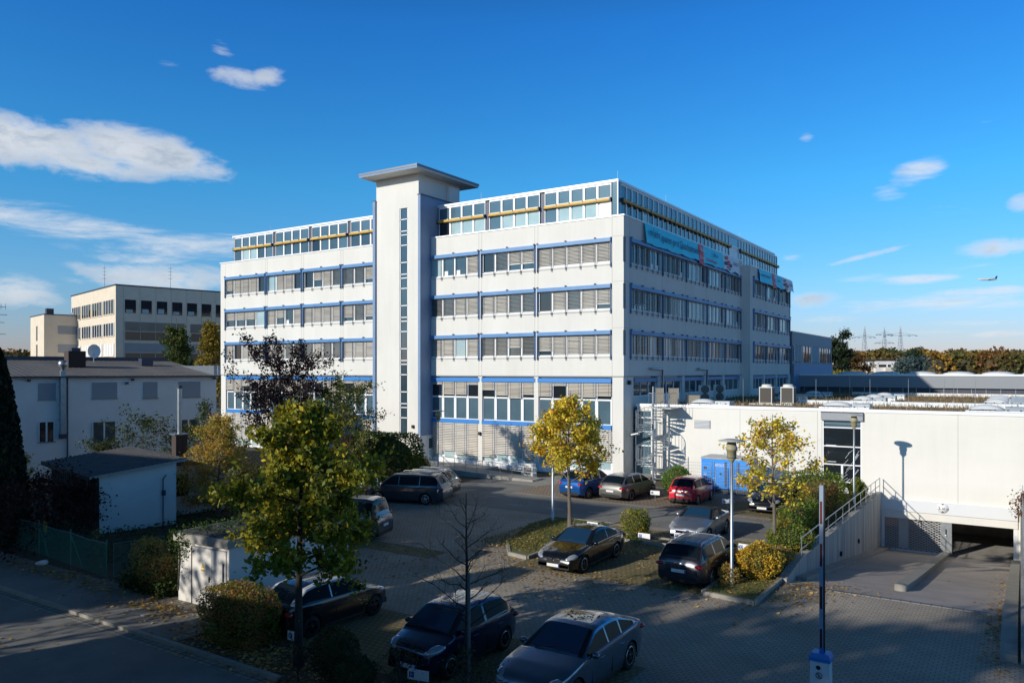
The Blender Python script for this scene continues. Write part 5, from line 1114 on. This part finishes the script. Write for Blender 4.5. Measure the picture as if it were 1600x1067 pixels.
car('black_compact', (-17.65, 16.5, 0), R(88), 'black compact hatchback with silver roof arches in the shade beside the hut', 'car', 3.97, 1.74, 1.42, 'paint_black', 2.47, .32, hood=.95, nose=.76, belt=.93, cowl=1.0, rf=.4, rr_=-1.25, tail=-1.75, deckz=.97, pillar=(-.4,), arch='arch_silver', rims='black')
car('dark_hatchback', (-12.55, 16.35, 0), NY, 'very dark hatchback with bluish windscreen behind the bare tree', 'car', 3.75, 1.72, 1.5, 'paint_darkblue', 2.4, .31, hood=1.0, nose=.82, belt=.98, cowl=1.1, rf=.45, rr_=-1.25, tail=-1.65, deckz=1.0, pillar=(-.3,), rims='dark')
car('silver_saloon', (-9.2, 16.75, 0), NY, 'silver-blue saloon with a leaf-strewn glass roof nearest the viewer', 'car', 4.76, 1.86, 1.43, 'paint_steel', 2.87, .35, hood=.98, nose=.76, belt=.93, cowl=1.0, rf=.2, rr_=-1.15, tail=-1.95, deckz=1.03, pillar=(-.25, -1.0), rims='dark')
# ================= vegetation =================
YEL = [(.95, .72, .07, 4), (.74, .62, .07, 4), (.9, .52, .05, 2), (.34, .34, .05, 3), (.4, .24, .05, 1)]
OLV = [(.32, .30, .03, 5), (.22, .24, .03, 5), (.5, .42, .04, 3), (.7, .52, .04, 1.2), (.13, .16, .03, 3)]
GRN = [(.07, .14, .03, 5), (.12, .18, .035, 4), (.18, .22, .05, 2), (.05, .08, .02, 3)]
BRN = [(.5, .34, .08, 4), (.36, .28, .08, 4), (.56, .3, .09, 2), (.24, .24, .06, 2)]
PUR = [(.022, .012, .018, 5), (.035, .018, .02, 3), (.05, .03, .02, 1)]
RED = [(.6, .06, .03, 4), (.34, .07, .02, 2), (.12, .06, .02, 2)]
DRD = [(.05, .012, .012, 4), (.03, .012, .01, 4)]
GOLD = [(.75, .5, .05, 4), (.6, .4, .06, 3), (.36, .3, .06, 2)]
def tree(name, x, y, h, th, rad, n, palette, label, seed, size=.12, cat='tree', group=None, bark='bark', tr=.11, limbs=16, lean=(0, 0), leafm='leaf', spread=.16, up=.55, prof=None, z0=0, twigs=4, sub=True, bend=1.0, lmax=.96):
    rng = np.random.default_rng(seed); rt = empty(name, (x, y, z0), label=label, cat=cat, group=group)
    tk = MB(); pts = []; rs = []; ph = rng.random() * 6
    for i in range(9):
        t = i / 8; pts.append(Vector((lean[0] * t + .05 * h / 7 * math.sin(ph + t * 5), lean[1] * t + .05 * h / 7 * math.cos(ph * 1.3 + t * 4), h * .97 * t))); rs.append(tr * (1 - .88 * t ** .8) + (.03 * (1 - t * 8) if t < .125 else 0))
    tk.tube(pts, rs, bark, 9); tk.build('trunk', rt)
    prof = prof or (lambda u: math.sin(math.pi * min(1, .12 + u * .9)) ** .7)
    br = MB(); P = []; CI = []; ci = 0
    for k in range(limbs):
        u = (k + rng.random() * .8) / limbs; z = th + (h * lmax - th) * u * .86
        a = k * 2.4 + rng.random() * .7; L = max(.15, rad * prof(u) * (0.75 + .4 * rng.random()))
        t = z / (h * .97); i = min(7, int(t * 8)); base = pts[i].lerp(pts[i + 1], t * 8 - i)
        d = Vector((math.cos(a), math.sin(a), up * (.6 + .8 * rng.random()))); q = [base]
        for s in (.33, .66, 1.0): q.append(base + Vector((d.x * L * s, d.y * L * s, d.z * L * s * (1.25 - .45 * s * bend))) + Vector(rng.normal(size=3) * .05 * L))
        r0 = max(.012, tr * .38 * (1 - t * .6)); br.tube(q, [r0, r0 * .65, r0 * .4, r0 * .15], bark, 5, cap=False)
        ends = [(q[2], q[3]), (q[1], q[2])]
        for m_ in range(twigs):
            s = .3 + .7 * rng.random(); j = min(2, int(s * 3)); b0 = q[j].lerp(q[j + 1], s * 3 - j); dd = Vector(rng.normal(size=3)); dd.z = abs(dd.z) * .7; dd = (dd.normalized() + d.normalized() * .5) * L * (.25 + .3 * rng.random())
            mid = b0 + dd * .5 + Vector(rng.normal(size=3)) * .04 * L
            br.tube([b0, mid, b0 + dd], [r0 * .35, r0 * .22, r0 * .1], bark, 4, cap=False); ends.append((b0, b0 + dd))
            if sub:
                for _ in range(2): e2 = mid + Vector(rng.normal(size=3)) * .16 * L; br.tube([mid, e2], [r0 * .16, r0 * .06], bark, 3, cap=False); ends.append((mid, e2))
        for (p, e) in (ends if n else []):
            m2 = max(1, int(n / (limbs * len(ends)) * (.5 + rng.random())));
            tt = rng.random((m2, 1)) ** .8; pp = np.array(p) * (1 - tt) + np.array(e) * tt + rng.normal(size=(m2, 3)) * spread * (.5 + .5 * rng.random())
            P.append(pp); CI += [ci] * m2; ci += 1
    br.build('branches', rt)
    if n:
        P = np.concatenate(P); CI = np.array(CI); ok = P[:, 2] > .05; P = P[ok]; CI = CI[ok]
        leafmesh('crown', P, size, pal(rng, len(P), palette, CI), leafm, rng, rt)
    return rt
def bush(name, x, y, shape, n, palette, label, seed, size=.06, cat='bush', group=None, z0=0, kind='ell', rough_=.06, rz=0, core=True, leafm='leaf'):
    n = int(n * 1.7); size *= 1.15
    rng = np.random.default_rng(seed); rt = empty(name, (x, y, z0), rz, label=label, cat=cat, group=group); rx, ry, h = shape
    d = rng.normal(size=(n, 3)); d /= np.linalg.norm(d, axis=1)[:, None]
    if kind == 'box': d = d / (np.abs(d) ** 6).sum(1)[:, None] ** (1 / 6)
    rad = 1 - np.abs(rng.normal(size=(n, 1))) * .07 - .12 * (rng.random((n, 1)) < .3); lump = 1 + rough_ * (np.sin(d[:, :1] * 5 + seed) + np.cos(d[:, 1:2] * 6 + seed * 2) + np.sin(d[:, 2:3] * 7))
    P = d * rad * lump * np.array([rx, ry, h / 2]) + np.array([0, 0, h / 2 + .06]); P += rng.normal(size=P.shape) * size * .35
    ok = P[:, 2] > .02; P = P[ok]; cl = (np.floor((d[ok] * 2.2 + 3)).astype(int) * np.array([1, 7, 49])).sum(1); cl = cl - cl.min()
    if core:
        b = MB(); b.ball((0, 0, h / 2 + .04), (rx * .84, ry * .84, h * .43), 'bush_core', 14, 8); b.build('light_block_core', rt)  # solid core added to block light through the leaf shell
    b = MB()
    for i in range(5): a = rng.random() * 6.28; b.tube([(.08 * math.cos(a), .08 * math.sin(a), 0), (rx * .5 * math.cos(a), ry * .5 * math.sin(a), h * .6)], [.025, .01], 'bark', 5)
    b.build('stem', rt)
    leafmesh('foliage', P, size, pal(rng, len(P), palette, cl), leafm, rng, rt); return rt
# main trees
tree('autumn_tree', -15.45, 13.6, 7.45, 2.2, 1.72, 21000, [(r_ * .9, g_ * .92, b_ * .8, w_) for r_, g_, b_, w_ in OLV], 'large yellow-green tree with a dark trunk standing before the white hut', 1, .145, tr=.13, bark='bark_dark', limbs=26, spread=.15, up=.42, twigs=5, prof=lambda u: (1.08 if u < .45 else 1.08 - (u - .45) * 1.35) * (.82 + .22 * math.sin(u * 17)))  # olive palette scaled darker, missing house shade put into the leaf colour
tree('autumn_tree', -17.96, 32.35, 6.85, 2.2, 1.75, 13000, YEL, 'bright yellow tree on the grass island in front of the office', 2, .15, tr=.12, limbs=26, spread=.17, up=.55, twigs=5, prof=lambda u: 1.0 if u < .3 else max(.25, 1.05 - (u - .3) * 1.15))
tree('autumn_tree', -8.4, 32.2, 6.0, 1.9, 1.4, 4200, YEL, 'sparse golden tree with thin upper twigs on the right lawn strip', 3, .13, tr=.10, limbs=24, spread=.13, up=.6, twigs=5, prof=lambda u: 1.0 if u < .5 else max(.25, 1.1 - (u - .5) * 1.4))
tree('bare_tree', -11.3, 15.2, 4.75, 1.3, 1.35, 0, OLV, 'dark leafless young tree at the bottom centre', 4, .12, tr=.085, bark='bark_dark', limbs=24, twigs=5, up=.45, bend=-.2, prof=lambda u: .85 - .25 * u + .2 * math.sin(u * 19), lmax=.99)
tree('purple_tree', -38.5, 32.4, 8.2, 1.8, 3.4, 9000, PUR, 'upright tree with very dark purple leaves before the left wing', 5, .16, tr=.14, bark='bark_dark', limbs=34, spread=.16, up=1.5, twigs=5, prof=lambda u: .95 - .5 * u)
tree('golden_shrub_tree', -35.0, 25.4, 6.0, .15, 1.95, 19000, [(.62, .42, .08, 4), (.46, .38, .08, 4), (.66, .36, .09, 2), (.28, .28, .06, 2)], 'dense golden-brown multi-stemmed small tree beside the shed', 6, .10, tr=.09, limbs=44, spread=.17, up=.35, twigs=5, prof=lambda u: 1.05 if u < .35 else max(.15, 1.15 - (u - .3) * 1.35))
tree('golden_shrub_tree', -34.6, 29.6, 5.0, .6, .8, 4500, BRN, 'narrow orange-brown tree just right of the golden shrub tree', 61, .10, tr=.07, limbs=24, spread=.13, up=1.4, prof=lambda u: .9 - .5 * u)
tree('loose_tree', -36.0, 35.0, 6.6, 1.0, 2.3, 9500, [(.2, .23, .05, 5), (.32, .3, .05, 3), (.12, .14, .04, 3)], 'loose green tree with upswept branches left of the stair tower', 7, .13, tr=.12, limbs=32, spread=.17, up=1.2, twigs=5, prof=lambda u: 1.1 - .55 * u)
tree('loose_tree', -41.5, 37.5, 6.4, .8, 1.8, 2600, [(.22, .25, .05, 5), (.6, .45, .05, 2)], 'yellow-green tree between the purple tree and the left wing', 71, .14, tr=.1, limbs=24, spread=.17, up=1.1)
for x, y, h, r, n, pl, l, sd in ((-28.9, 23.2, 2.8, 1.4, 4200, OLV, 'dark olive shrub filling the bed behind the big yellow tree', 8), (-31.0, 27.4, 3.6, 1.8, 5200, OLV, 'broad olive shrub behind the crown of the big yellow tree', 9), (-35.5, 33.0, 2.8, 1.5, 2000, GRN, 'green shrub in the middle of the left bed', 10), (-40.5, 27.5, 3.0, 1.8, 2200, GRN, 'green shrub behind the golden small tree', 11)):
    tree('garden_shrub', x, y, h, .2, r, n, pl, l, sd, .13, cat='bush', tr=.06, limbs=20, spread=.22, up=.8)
# climbing shrubs between shed and white building
for i, (px, d, h, r, l) in enumerate(((225, 47, 5.3, 1.8, 'tall dark green shrub against the white building behind the shed'), (290, 48, 4.4, 1.5, 'green shrub behind the steel chimney of the shed'), (165, 46, 3.6, 1.4, 'low green shrub at the left behind the shed roof'), (320, 52, 6.4, .8, 'thin upright shrub at the right end of the white building'))):
    x, y, _ = wpt(px, d, 0); tree('garden_shrub', x, y, h, .8, r, 1700, [(.05, .08, .02, 5), (.08, .1, .03, 3), (.13, .12, .03, 1)], l, 20 + i, .15, cat='bush', tr=.06, limbs=22, spread=.24, up=.9)
# cypress, red maple
rng = np.random.default_rng(31); x, y, _ = wpt(-6, 33.5, 0); cy = empty('cypress', (x, y, 0), label='tall very dark cypress at the left edge of the picture', cat='tree')
t_ = rng.random(9000) ** .8; a_ = rng.random(9000) * 6.28; rr2 = (1.35 * (1 - t_) ** .6 + .05) * (.8 + .25 * rng.random(9000)); leafmesh('crown', np.stack([rr2 * np.cos(a_), rr2 * np.sin(a_), .2 + t_ * 8.4 + 0 * t_], 1), .2, pal(rng, 9000, [(.012, .02, .012, 1), (.02, .03, .015, 1)]), 'leaf_dull', rng, cy, upright=1.5)
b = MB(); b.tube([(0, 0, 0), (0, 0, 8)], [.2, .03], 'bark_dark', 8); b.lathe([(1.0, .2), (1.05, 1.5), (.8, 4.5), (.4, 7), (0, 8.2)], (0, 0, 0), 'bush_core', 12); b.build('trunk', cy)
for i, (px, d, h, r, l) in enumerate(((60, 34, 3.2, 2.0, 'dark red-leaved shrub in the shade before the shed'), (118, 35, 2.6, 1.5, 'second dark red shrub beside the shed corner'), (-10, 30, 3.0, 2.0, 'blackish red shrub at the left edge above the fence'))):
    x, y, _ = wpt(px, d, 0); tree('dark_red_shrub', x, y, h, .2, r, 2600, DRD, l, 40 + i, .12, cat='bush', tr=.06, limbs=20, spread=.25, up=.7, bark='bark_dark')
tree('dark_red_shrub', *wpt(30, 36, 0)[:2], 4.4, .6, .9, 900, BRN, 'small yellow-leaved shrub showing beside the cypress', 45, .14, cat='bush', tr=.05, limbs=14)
# clipped bushes
bush('clipped_bush', -14.35, 31.95, (.58, .58, 1.3), 2600, [(0.260, 0.285, 0.034, 5), (0.560, 0.380, 0.034, 2), (0.140, 0.190, 0.034, 3)], 'upright yellow-green clipped bush between the black coupe and the roadster', 50, .055, kind='box')
bush('clipped_bush', -17.4, 44.9, (.95, .85, 1.75), 3600, [(0.120, 0.247, 0.034, 5), (0.200, 0.323, 0.051, 3)], 'round fresh green bush behind the red car', 51, .07)
bush('clipped_bush', -7.95, 28.55, (.85, .85, 1.25), 3600, GOLD, 'golden yellow bush next to the lamp post on the lawn strip', 52, .07, rough_=.05)
bush('clipped_bush', -8.6, 27.0, (.38, .35, .75), 700, BRN, 'small thin brownish shrub at the foot of the lamp post', 53, .06, core=False)
bush('clipped_bush', -7.9, 32.9, (.9, 1.3, 1.25), 3800, [(0.140, 0.209, 0.034, 5), (0.400, 0.285, 0.051, 2)], 'green bush beside the pale trunk of the golden tree', 54, .075, rough_=.06)
bush('clipped_bush', -7.75, 30.4, (.55, .8, .8), 1500, BRN, 'brown low shrub at the start of the retaining wall', 55, .07)
bush('hedge', -8.6, 37.5, (.65, 2.2, 1.35), 4200, [(0.140, 0.228, 0.034, 5), (0.300, 0.228, 0.051, 2)], 'green hedge section behind the barrier arm', 56, .085, kind='box')
bush('hedge', -8.75, 42.3, (.7, 2.3, 1.6), 4400, [(0.200, 0.171, 0.051, 4), (0.340, 0.152, 0.051, 3), (0.160, 0.190, 0.034, 3)], 'reddish green hedge beside the handrail', 57, .085, kind='box')
bush('hedge', -10.0, 46.8, (1.7, .7, 1.7), 3600, [(0.200, 0.266, 0.034, 5), (0.120, 0.190, 0.034, 3)], 'green hedge in front of the tall hall window', 58, .085, kind='box')
bush('clipped_bush', -7.75, 47.6, (.5, .5, 1.3), 2000, [(0.200, 0.247, 0.034, 5), (0.280, 0.266, 0.051, 2)], 'round green bush at the top of the retaining wall', 59, .07, z0=.1)
bush('hedge', -36.2, 39.2, (2.6, 1.1, 3.3), 6500, [(0.100, 0.152, 0.031, 5), (0.160, 0.209, 0.034, 4), (0.060, 0.095, 0.025, 3)], 'tall dark green clipped hedge in front of the stair tower', 60, .12, kind='box', rz=R(20), rough_=.03)
bush('clipped_bush', -34.7, 41.0, (.9, .8, 1.75), 2600, [(0.180, 0.209, 0.034, 5), (0.320, 0.247, 0.051, 2)], 'round olive bush between the tall hedge and the terrace', 62, .08)
bush('clipped_bush', -33.6, 39.6, (1.0, .7, .7), 1300, GRN, 'low green plants at the terrace corner behind the people carrier', 63, .1, core=False)
bush('red_bush', -38.6, 38.3, (1.4, 1.0, 3.0), 2200, RED, 'bright red bush beside the tall hedge', 64, .11)
bush('clipped_bush', -18.3, 13.95, (1.15, .72, 1.5), 9000, [(0.200, 0.228, 0.034, 4), (0.440, 0.209, 0.068, 3), (0.320, 0.228, 0.051, 3)], 'large clipped bush with reddish leaves before the hut and black compact car', 65, .05, kind='box', rough_=.04)
bush('clipped_bush', -25.6, 15.75, (.55, .5, 1.6), 2600, BRN, 'brown clipped bush by the garden gate, the taller of two', 66, .055, kind='box', leafm='leaf_dull')
bush('clipped_bush', -24.7, 15.5, (.6, .5, 1.15), 2600, BRN, 'brown clipped bush nearest the white hut, the lower of two', 67, .055, kind='box', leafm='leaf_dull')
bush('clipped_bush', -13.95, 13.4, (.62, .5, 1.3), 3000, [(0.060, 0.067, 0.025, 4), (0.120, 0.095, 0.034, 2)], 'dark round shrub left of the dark hatchback', 68, .05, leafm='leaf_dull')
bush('clipped_bush', -12.95, 13.0, (.6, .5, .95), 3000, [(0.040, 0.061, 0.020, 4), (0.070, 0.085, 0.034, 2)], 'low dark green clipped shrub at the bottom edge', 69, .045, leafm='leaf_dull')
for i, (x, y, h, r, l) in enumerate(((-10.2, 13.6, 1.7, .5, 'leggy shrub with small leaves before the silver saloon'), (-9.3, 13.0, 1.5, .6, 'thin twiggy shrub at the bottom edge before the silver bonnet'), (-11.7, 13.2, 1.3, .6, 'loose dark shrub under the bare tree'), (-14.7, 12.9, .9, .6, 'ragged dry shrub at the bottom left of the dark shrubs'))):
    tree('twiggy_shrub', x, y, h, .1, r, 420, [(.04, .06, .025, 3), (.1, .1, .03, 1)], l, 80 + i, .06, cat='bush', tr=.018, limbs=16, spread=.05, up=1.3, bark='bark_dark')
tree('climbing_plant', .35, 46.5, 1.6, .1, .75, 900, [(.2, .07, .03, 4), (.12, .05, .03, 2)], 'reddish brown climber over the wall at the right edge', 90, .11, cat='bush', tr=.04, limbs=18, spread=.2, up=.3)
tree('tall_weed', -28.9, 15.7, 2.0, .1, .16, 260, [(.14, .17, .03, 3), (.3, .26, .1, 1)], 'tall thin leafy weed growing through the chain-link fence', 91, .09, cat='plant', tr=.015, limbs=14, spread=.05)
# ivy on the hut
rng = np.random.default_rng(95); n = 1900; iv = empty('ivy', (-23.1, 15.2, 2.2), label='green ivy hanging over the left roof corner of the white hut', cat='plant')
P = np.concatenate([np.stack([rng.normal(0, .28, n // 2) + .15, -.12 + rng.random(n // 2) * .25, -np.abs(rng.normal(0, .42, n // 2)) + .15], 1), np.stack([rng.random(n // 2) * 2.3 - .2, rng.random(n // 2) * 4, .18 + np.abs(rng.normal(0, .08, n // 2))], 1)])
leafmesh('foliage', P, .085, pal(rng, len(P), [(.05, .1, .015, 4), (.09, .14, .02, 2)]), 'leaf', rng, iv); b = MB(); b.tube([(0, 0, -1.8), (.1, 0, -.8), (0, 0, .1)], .02, 'bark', 5); b.build('stem', iv)
# trees behind the hall of the left
for px, d, h, r, pl, l, sd in ((277, 92, 14.2, 2.9, [(.07, .11, .025, 5), (.11, .14, .03, 3), (.16, .16, .03, 1)], 'dense green conical tree before the beige building', 100), (330, 86, 14.6, 2.4, [(.30, .21, .025, 4), (.22, .18, .03, 3), (.12, .13, .02, 1)], 'golden conical tree between the beige building and the office', 101)):
    x, y, _ = wpt(px, d, 0); tree('conical_tree', x, y, h, 2.0, r, 7500, pl, l, sd, .30, tr=.22, limbs=44, spread=.32, up=1.0, twigs=5, prof=lambda u: max(.12, 1.05 - u * .8))
# trees beyond the office on the right
def far_tree(name, px, d, h, r, pl, l, sd, n=1800, prof=None, size=.55):
    x, y, _ = wpt(px, d, 0); return tree(name, x, y, h, h * .15, r, int(n * 2.6), pl, l, sd, size, tr=.3, limbs=22, spread=r * .16, up=.6, twigs=3, sub=False, prof=prof)
far_tree('pine_tree', 1306, 175, 16.6, 4.6, [(.03, .05, .025, 4), (.045, .065, .03, 2)], 'dark green pine rising beyond the end block of the office', 110, 2600, lambda u: .9 - .35 * u)
far_tree('autumn_tree', 1330, 190, 13.0, 4.2, [(.22, .10, .03, 3), (.12, .09, .03, 3)], 'brown-orange tree beside the dark pine', 111)
far_tree('blue_spruce', 1425, 180, 11.4, 4.4, [(.10, .15, .15, 4), (.07, .11, .11, 2)], 'grey-blue spruce right of the beige house', 112, 2400)
far_tree('dark_spruce', 1427, 215, 14.5, 4.6, [(.04, .07, .03, 4), (.06, .09, .03, 2)], 'dark green spruce directly behind the grey-blue one', 113, 2200, lambda u: 1 - .75 * u)
far_tree('yellow_shrub', 1308, 150, 8.0, 2.8, [(.36, .30, .03, 4), (.26, .22, .03, 2)], 'bright yellow shrub at the left end of the beige house', 114, 1400)
far_tree('tan_shrub', 1337, 152, 7.8, 3.4, [(.30, .22, .07, 4), (.22, .17, .05, 2)], 'sandy yellow shrub in front of the beige house', 115, 1500)
# far-off wood: one mass
rng = np.random.default_rng(120); FP_ = []; FC = []; core = MB()
for k in range(420):
    px = 1180 + rng.random() * 760 if k % 5 else -300 + rng.random() * 640; row = rng.random(); d = 270 + row * 240; hh = 12.2 + 3.4 * rng.random() + row * 5.0; r = 5 + 3 * rng.random(); x, y, _ = wpt(px, d, 0)
    m2 = 520; dd = rng.normal(size=(m2, 3)); dd /= np.linalg.norm(dd, axis=1)[:, None]; FP_.append(dd * np.array([r, r, hh * .42]) * (.8 + .25 * rng.random((m2, 1))) + np.array([x, y, hh * .6]))
    c_ = [(.26, .12, .025), (.17, .12, .03), (.10, .10, .03), (.06, .075, .025), (.30, .17, .03), (.14, .07, .025), (.05, .06, .03)][rng.integers(7)]; FC.append(np.array(c_) * (.7 + .6 * rng.random((m2, 1))))
    core.ball((x, y, hh * .5), (r * .68, r * .68, hh * .36), 'forest_shade', 8, 5)  # solid brown cores stand for the shade inside the crowns
fo = leafmesh('far_wood', np.concatenate(FP_), 1.5, np.concatenate(FC), 'leaf_dull', rng, kind='stuff'); fo['label'] = 'long belt of autumn coloured woodland along the horizon'; fo['category'] = 'wood'; core.build('shade_core', fo)
# dry plants on the hall roof
rng = np.random.default_rng(130); n = 15000; X = -23 + rng.random(n) * 26.6; Y = 51.9 + rng.random(n) ** 1.1 * 45.5
keep = np.ones(n, bool)
P = np.stack([X, Y, 5.0 + np.abs(rng.normal(0, .10, n)) + .02], 1)
gr = leafmesh('dry_grass', P, .28, pal(rng, n, [(.22, .15, .08, 4), (.30, .2, .1, 2), (.13, .12, .04, 2)]), 'leaf_dull', rng, upright=2.5, aspect=.12, kind='stuff'); gr['label'] = 'dry brown grass covering the flat hall roof'; gr['category'] = 'grass'
# lawn blades and ground cover
rng = np.random.default_rng(131); n = 9000; X = np.concatenate([-8.95 + rng.random(n // 2) * 1.6, -19.9 + rng.random(n // 2) * 3.3]); Y = np.concatenate([25.6 + rng.random(n // 2) * 24, 27.4 + rng.random(n // 2) * 6.8])
gr = leafmesh('lawn_grass', np.stack([X, Y, np.full(n, .15)], 1), .09, pal(rng, n, [(.07, .12, .02, 4), (.13, .15, .03, 2), (.2, .15, .05, 1)]), 'leaf_dull', rng, upright=2.5, aspect=.2, kind='stuff'); gr['label'] = 'short grass on the raised islands of the yard'; gr['category'] = 'grass'
rng = np.random.default_rng(132); n = 16000; X = np.concatenate([-42 + rng.random(n * 3 // 4) * 15, -26.2 + rng.random(n // 4) * 2.6]); Y = np.concatenate([16.5 + rng.random(n * 3 // 4) * 25, 14.9 + rng.random(n // 4) * 1.5])
inb = (X < -27.5 - (Y - 24).clip(0) * .55) | (Y < 16.6); X, Y = X[inb], Y[inb]; n = len(X)
gr = leafmesh('ground_cover', np.stack([X, Y, .08 + np.abs(rng.normal(0, .14, n)) * (1 + (Y < 16.6))], 1), .13, pal(rng, n, [(.04, .075, .02, 4), (.07, .1, .025, 3), (.12, .11, .03, 1)]), 'leaf_dull', rng, kind='stuff'); gr['label'] = 'low green ground cover in the left bed and by the hut'; gr['category'] = 'ground cover'
# fallen leaves, thick along kerbs and under trees
rng = np.random.default_rng(133); S = []
for (cx, cy, sx, sy, n) in ((-18.9, 30.2, .8, 1.6, 750), (-17.6, 27.6, 1.0, 1.2, 500), (-14.5, 24.9, 2.2, .8, 300), (-12.5, 30.2, 1.6, .6, 420), (-13, 27.5, 2.0, 1.8, 350), (-17, 22.5, 3.5, 2.0, 420), (-22.5, 23.0, 2.0, 1.5, 450), (-10.5, 24.5, 2, 1.2, 160), (-6.4, 27.4, .7, 1.2, 420), (-5.4, 29.0, 1.0, .9, 150), (-17.5, 13.6, 1.6, .45, 800), (-14, 13.3, 2.5, .5, 500), (-22.8, 14.4, .9, .35, 350),
    (-29.5, 14.7, 3.5, .35, 900), (-20, 13.8, 3, .8, 260), (-25, 10.5, 8, 2.0, 160), (-16, 33, 5, 4, 260), (-8.0, 35, .6, 6, 300), (-.55, 32, .25, 6, 200), (-.45, 26, .2, 2, 160), (-20, 36, 6, 4, 160), (-12, 42, 3, 2.5, 140), (-30, 26, 2, 3, 260), (-8.3, 27.5, .7, 1.2, 220)):
    X = rng.normal(cx, sx, n); Y = rng.normal(cy, sy, n); Z = np.full(n, .022)
    Z = np.where((Y < 15.2) & (X < -19.6) & (Y > 12.8), .115, Z); Z = np.where((X > -19.6) & (X < -7.4) & (Y < 14.4) & (Y > 12.7), .075, Z)
    isl = ((X > -9) & (X < -7.2) & (Y > 25.4)) | ((X > -20) & (X < -16.6) & (Y > 27) & (Y < 34.4)); Z = np.where(isl, .15, Z)
    rp_ = (X > -7) & (X < 0) & (Y > 28.5); Z = np.where(rp_, -(Y - 28.5) * 3.2 / 23.3 + .02, Z); ok = ~((X > -7.4) & (X < -6.95) & (Y > 28.6)) & (Y < 47); S.append(np.stack([X, Y, Z], 1)[ok])
for (cx, cy, sx, sy, z_, n) in ((-9.2, 17.2, .3, .3, 1.465, 25), (-11.35, 42.0, .45, .35, .97, 40)):
    S.append(np.stack([rng.normal(cx, sx * .6, n), rng.normal(cy, sy * .6, n), np.full(n, z_)], 1))
S = np.concatenate(S); fl = leafmesh('fallen_leaves', S, .11, pal(rng, len(S), [(.50, .33, .10, 4), (.40, .24, .06, 4), (.60, .45, .2, 2), (.22, .13, .05, 3)]), 'leaf_dull', rng, flat=True, aspect=.75, kind='stuff'); fl['label'] = 'fallen yellow and brown leaves scattered over paving and kerbs'; fl['category'] = 'leaves'
# trees behind the viewpoint throwing leafy shade
for i, (x, y, h, r) in enumerate(((-26.5, -15, 13.6, 2.6), (-23.2, -15, 16.0, 3.0), (-19.6, -15, 16.8, 3.0), (-15.6, -15, 17.9, 3.2), (-11.5, -15, 18.3, 3.2), (-7, -16, 18.0, 3.4))):
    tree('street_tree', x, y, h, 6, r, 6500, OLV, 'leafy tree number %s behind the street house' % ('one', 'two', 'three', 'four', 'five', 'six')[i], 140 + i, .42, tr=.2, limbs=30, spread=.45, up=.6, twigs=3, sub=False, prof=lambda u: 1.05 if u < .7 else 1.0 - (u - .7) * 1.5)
for i, (x, y, h) in enumerate(((-34.2, -4, 12), (-31.8, -3.5, 10), (-29.3, -5, 12.5), (-44.3, -18, 20))):
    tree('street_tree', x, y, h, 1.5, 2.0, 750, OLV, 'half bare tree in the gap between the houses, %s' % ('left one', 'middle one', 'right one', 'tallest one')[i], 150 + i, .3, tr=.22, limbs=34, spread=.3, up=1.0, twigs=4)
# pylons, airplane
def pylon(px, d, H_, arms, label):
    x, y, _ = wpt(px, d, 0); rt = empty('pylon', (x, y, 0), R(33), label=label, cat='pylon', group='electricity pylons beyond the wood'); b = MB(); w0, w1 = 3.2, .8; lev = 9
    def cw(t): return w0 + (w1 - w0) * min(1, t / .8) if t < .8 else w1 * (1 - (t - .8) / .2 * .95)
    for s in (-1, 1):
        for q in (-1, 1): b.tube([(s * cw(t) , q * cw(t), H_ * t) for t in (0, .4, .8, 1)], .17, 'zinc', 4)
    for i in range(lev):
        t0, t1 = i / lev, (i + 1) / lev
        for s in (-1, 1): b.bar((-cw(t0), s * cw(t0), H_ * t0), (cw(t1), s * cw(t1), H_ * t1), .13, .13, 'zinc'); b.bar((cw(t0), s * cw(t0), H_ * t0), (-cw(t1), s * cw(t1), H_ * t1), .13, .13, 'zinc')
    b.build('lattice_tower', rt)
    for (t, L) in arms:
        a = MB(); a.bar((-L, 0, H_ * t), (L, 0, H_ * t), .25, .25, 'zinc'); a.bar((-L, 0, H_ * t), (0, 0, H_ * t + 2.2), .15, .15, 'zinc'); a.bar((L, 0, H_ * t), (0, 0, H_ * t + 2.2), .15, .15, 'zinc')
        for q in (-1, -.55, .55, 1): a.box(L * q - .9, L * q + .9, -.2, .2, H_ * t - .6, H_ * t - .3, 'steel_dark')
        a.build('cross_arm', rt)
pylon(1351, 640, 44.5, [(.79, 8.5)], 'left pylon with one wide cross arm above the wood'); pylon(1382, 640, 43.5, [(.86, 6.5), (.70, 7.5)], 'middle pylon with two shorter cross arms'); pylon(1407, 600, 42.0, [(.83, 12.5)], 'right pylon with the widest cross arm')
x, y, _ = wpt(1543, 1500, 0); ap = empty('airplane', (x, y, 184), R(33), label='tiny white airliner flying low above the right horizon', cat='airplane')
b = MB(); b.lathe([(0, -19), (.8, -18), (1.8, -15), (2, -8), (2, 10), (1.4, 14), (.3, 19)], (0, 0, 0), 'skin_white', 12, axis='x'); b.build('fuselage', ap)
b = MB(); b.mesh([(-3, 0, -.8), (3, 0, -.8), (9, 17, .6), (6.5, 17, .6), (9, -17, .6), (6.5, -17, .6), (-3, 0, -1.2), (3, 0, -1.2)], [(0, 1, 2, 3), (0, 5, 4, 1), (6, 7, 2, 3), (6, 5, 4, 7)], 'skin_white'); b.build('wing', ap)
b = MB(); b.mesh([(13, -.15, 1.2), (17.5, -.15, 1), (19.5, -.15, 7), (17, -.15, 7), (13, .15, 1.2), (17.5, .15, 1), (19.5, .15, 7), (17, .15, 7)], [(0, 1, 2, 3), (4, 5, 6, 7), (0, 4, 7, 3), (1, 5, 6, 2), (3, 2, 6, 7)], 'paint_darkblue'); b.build('tail_fin', ap)
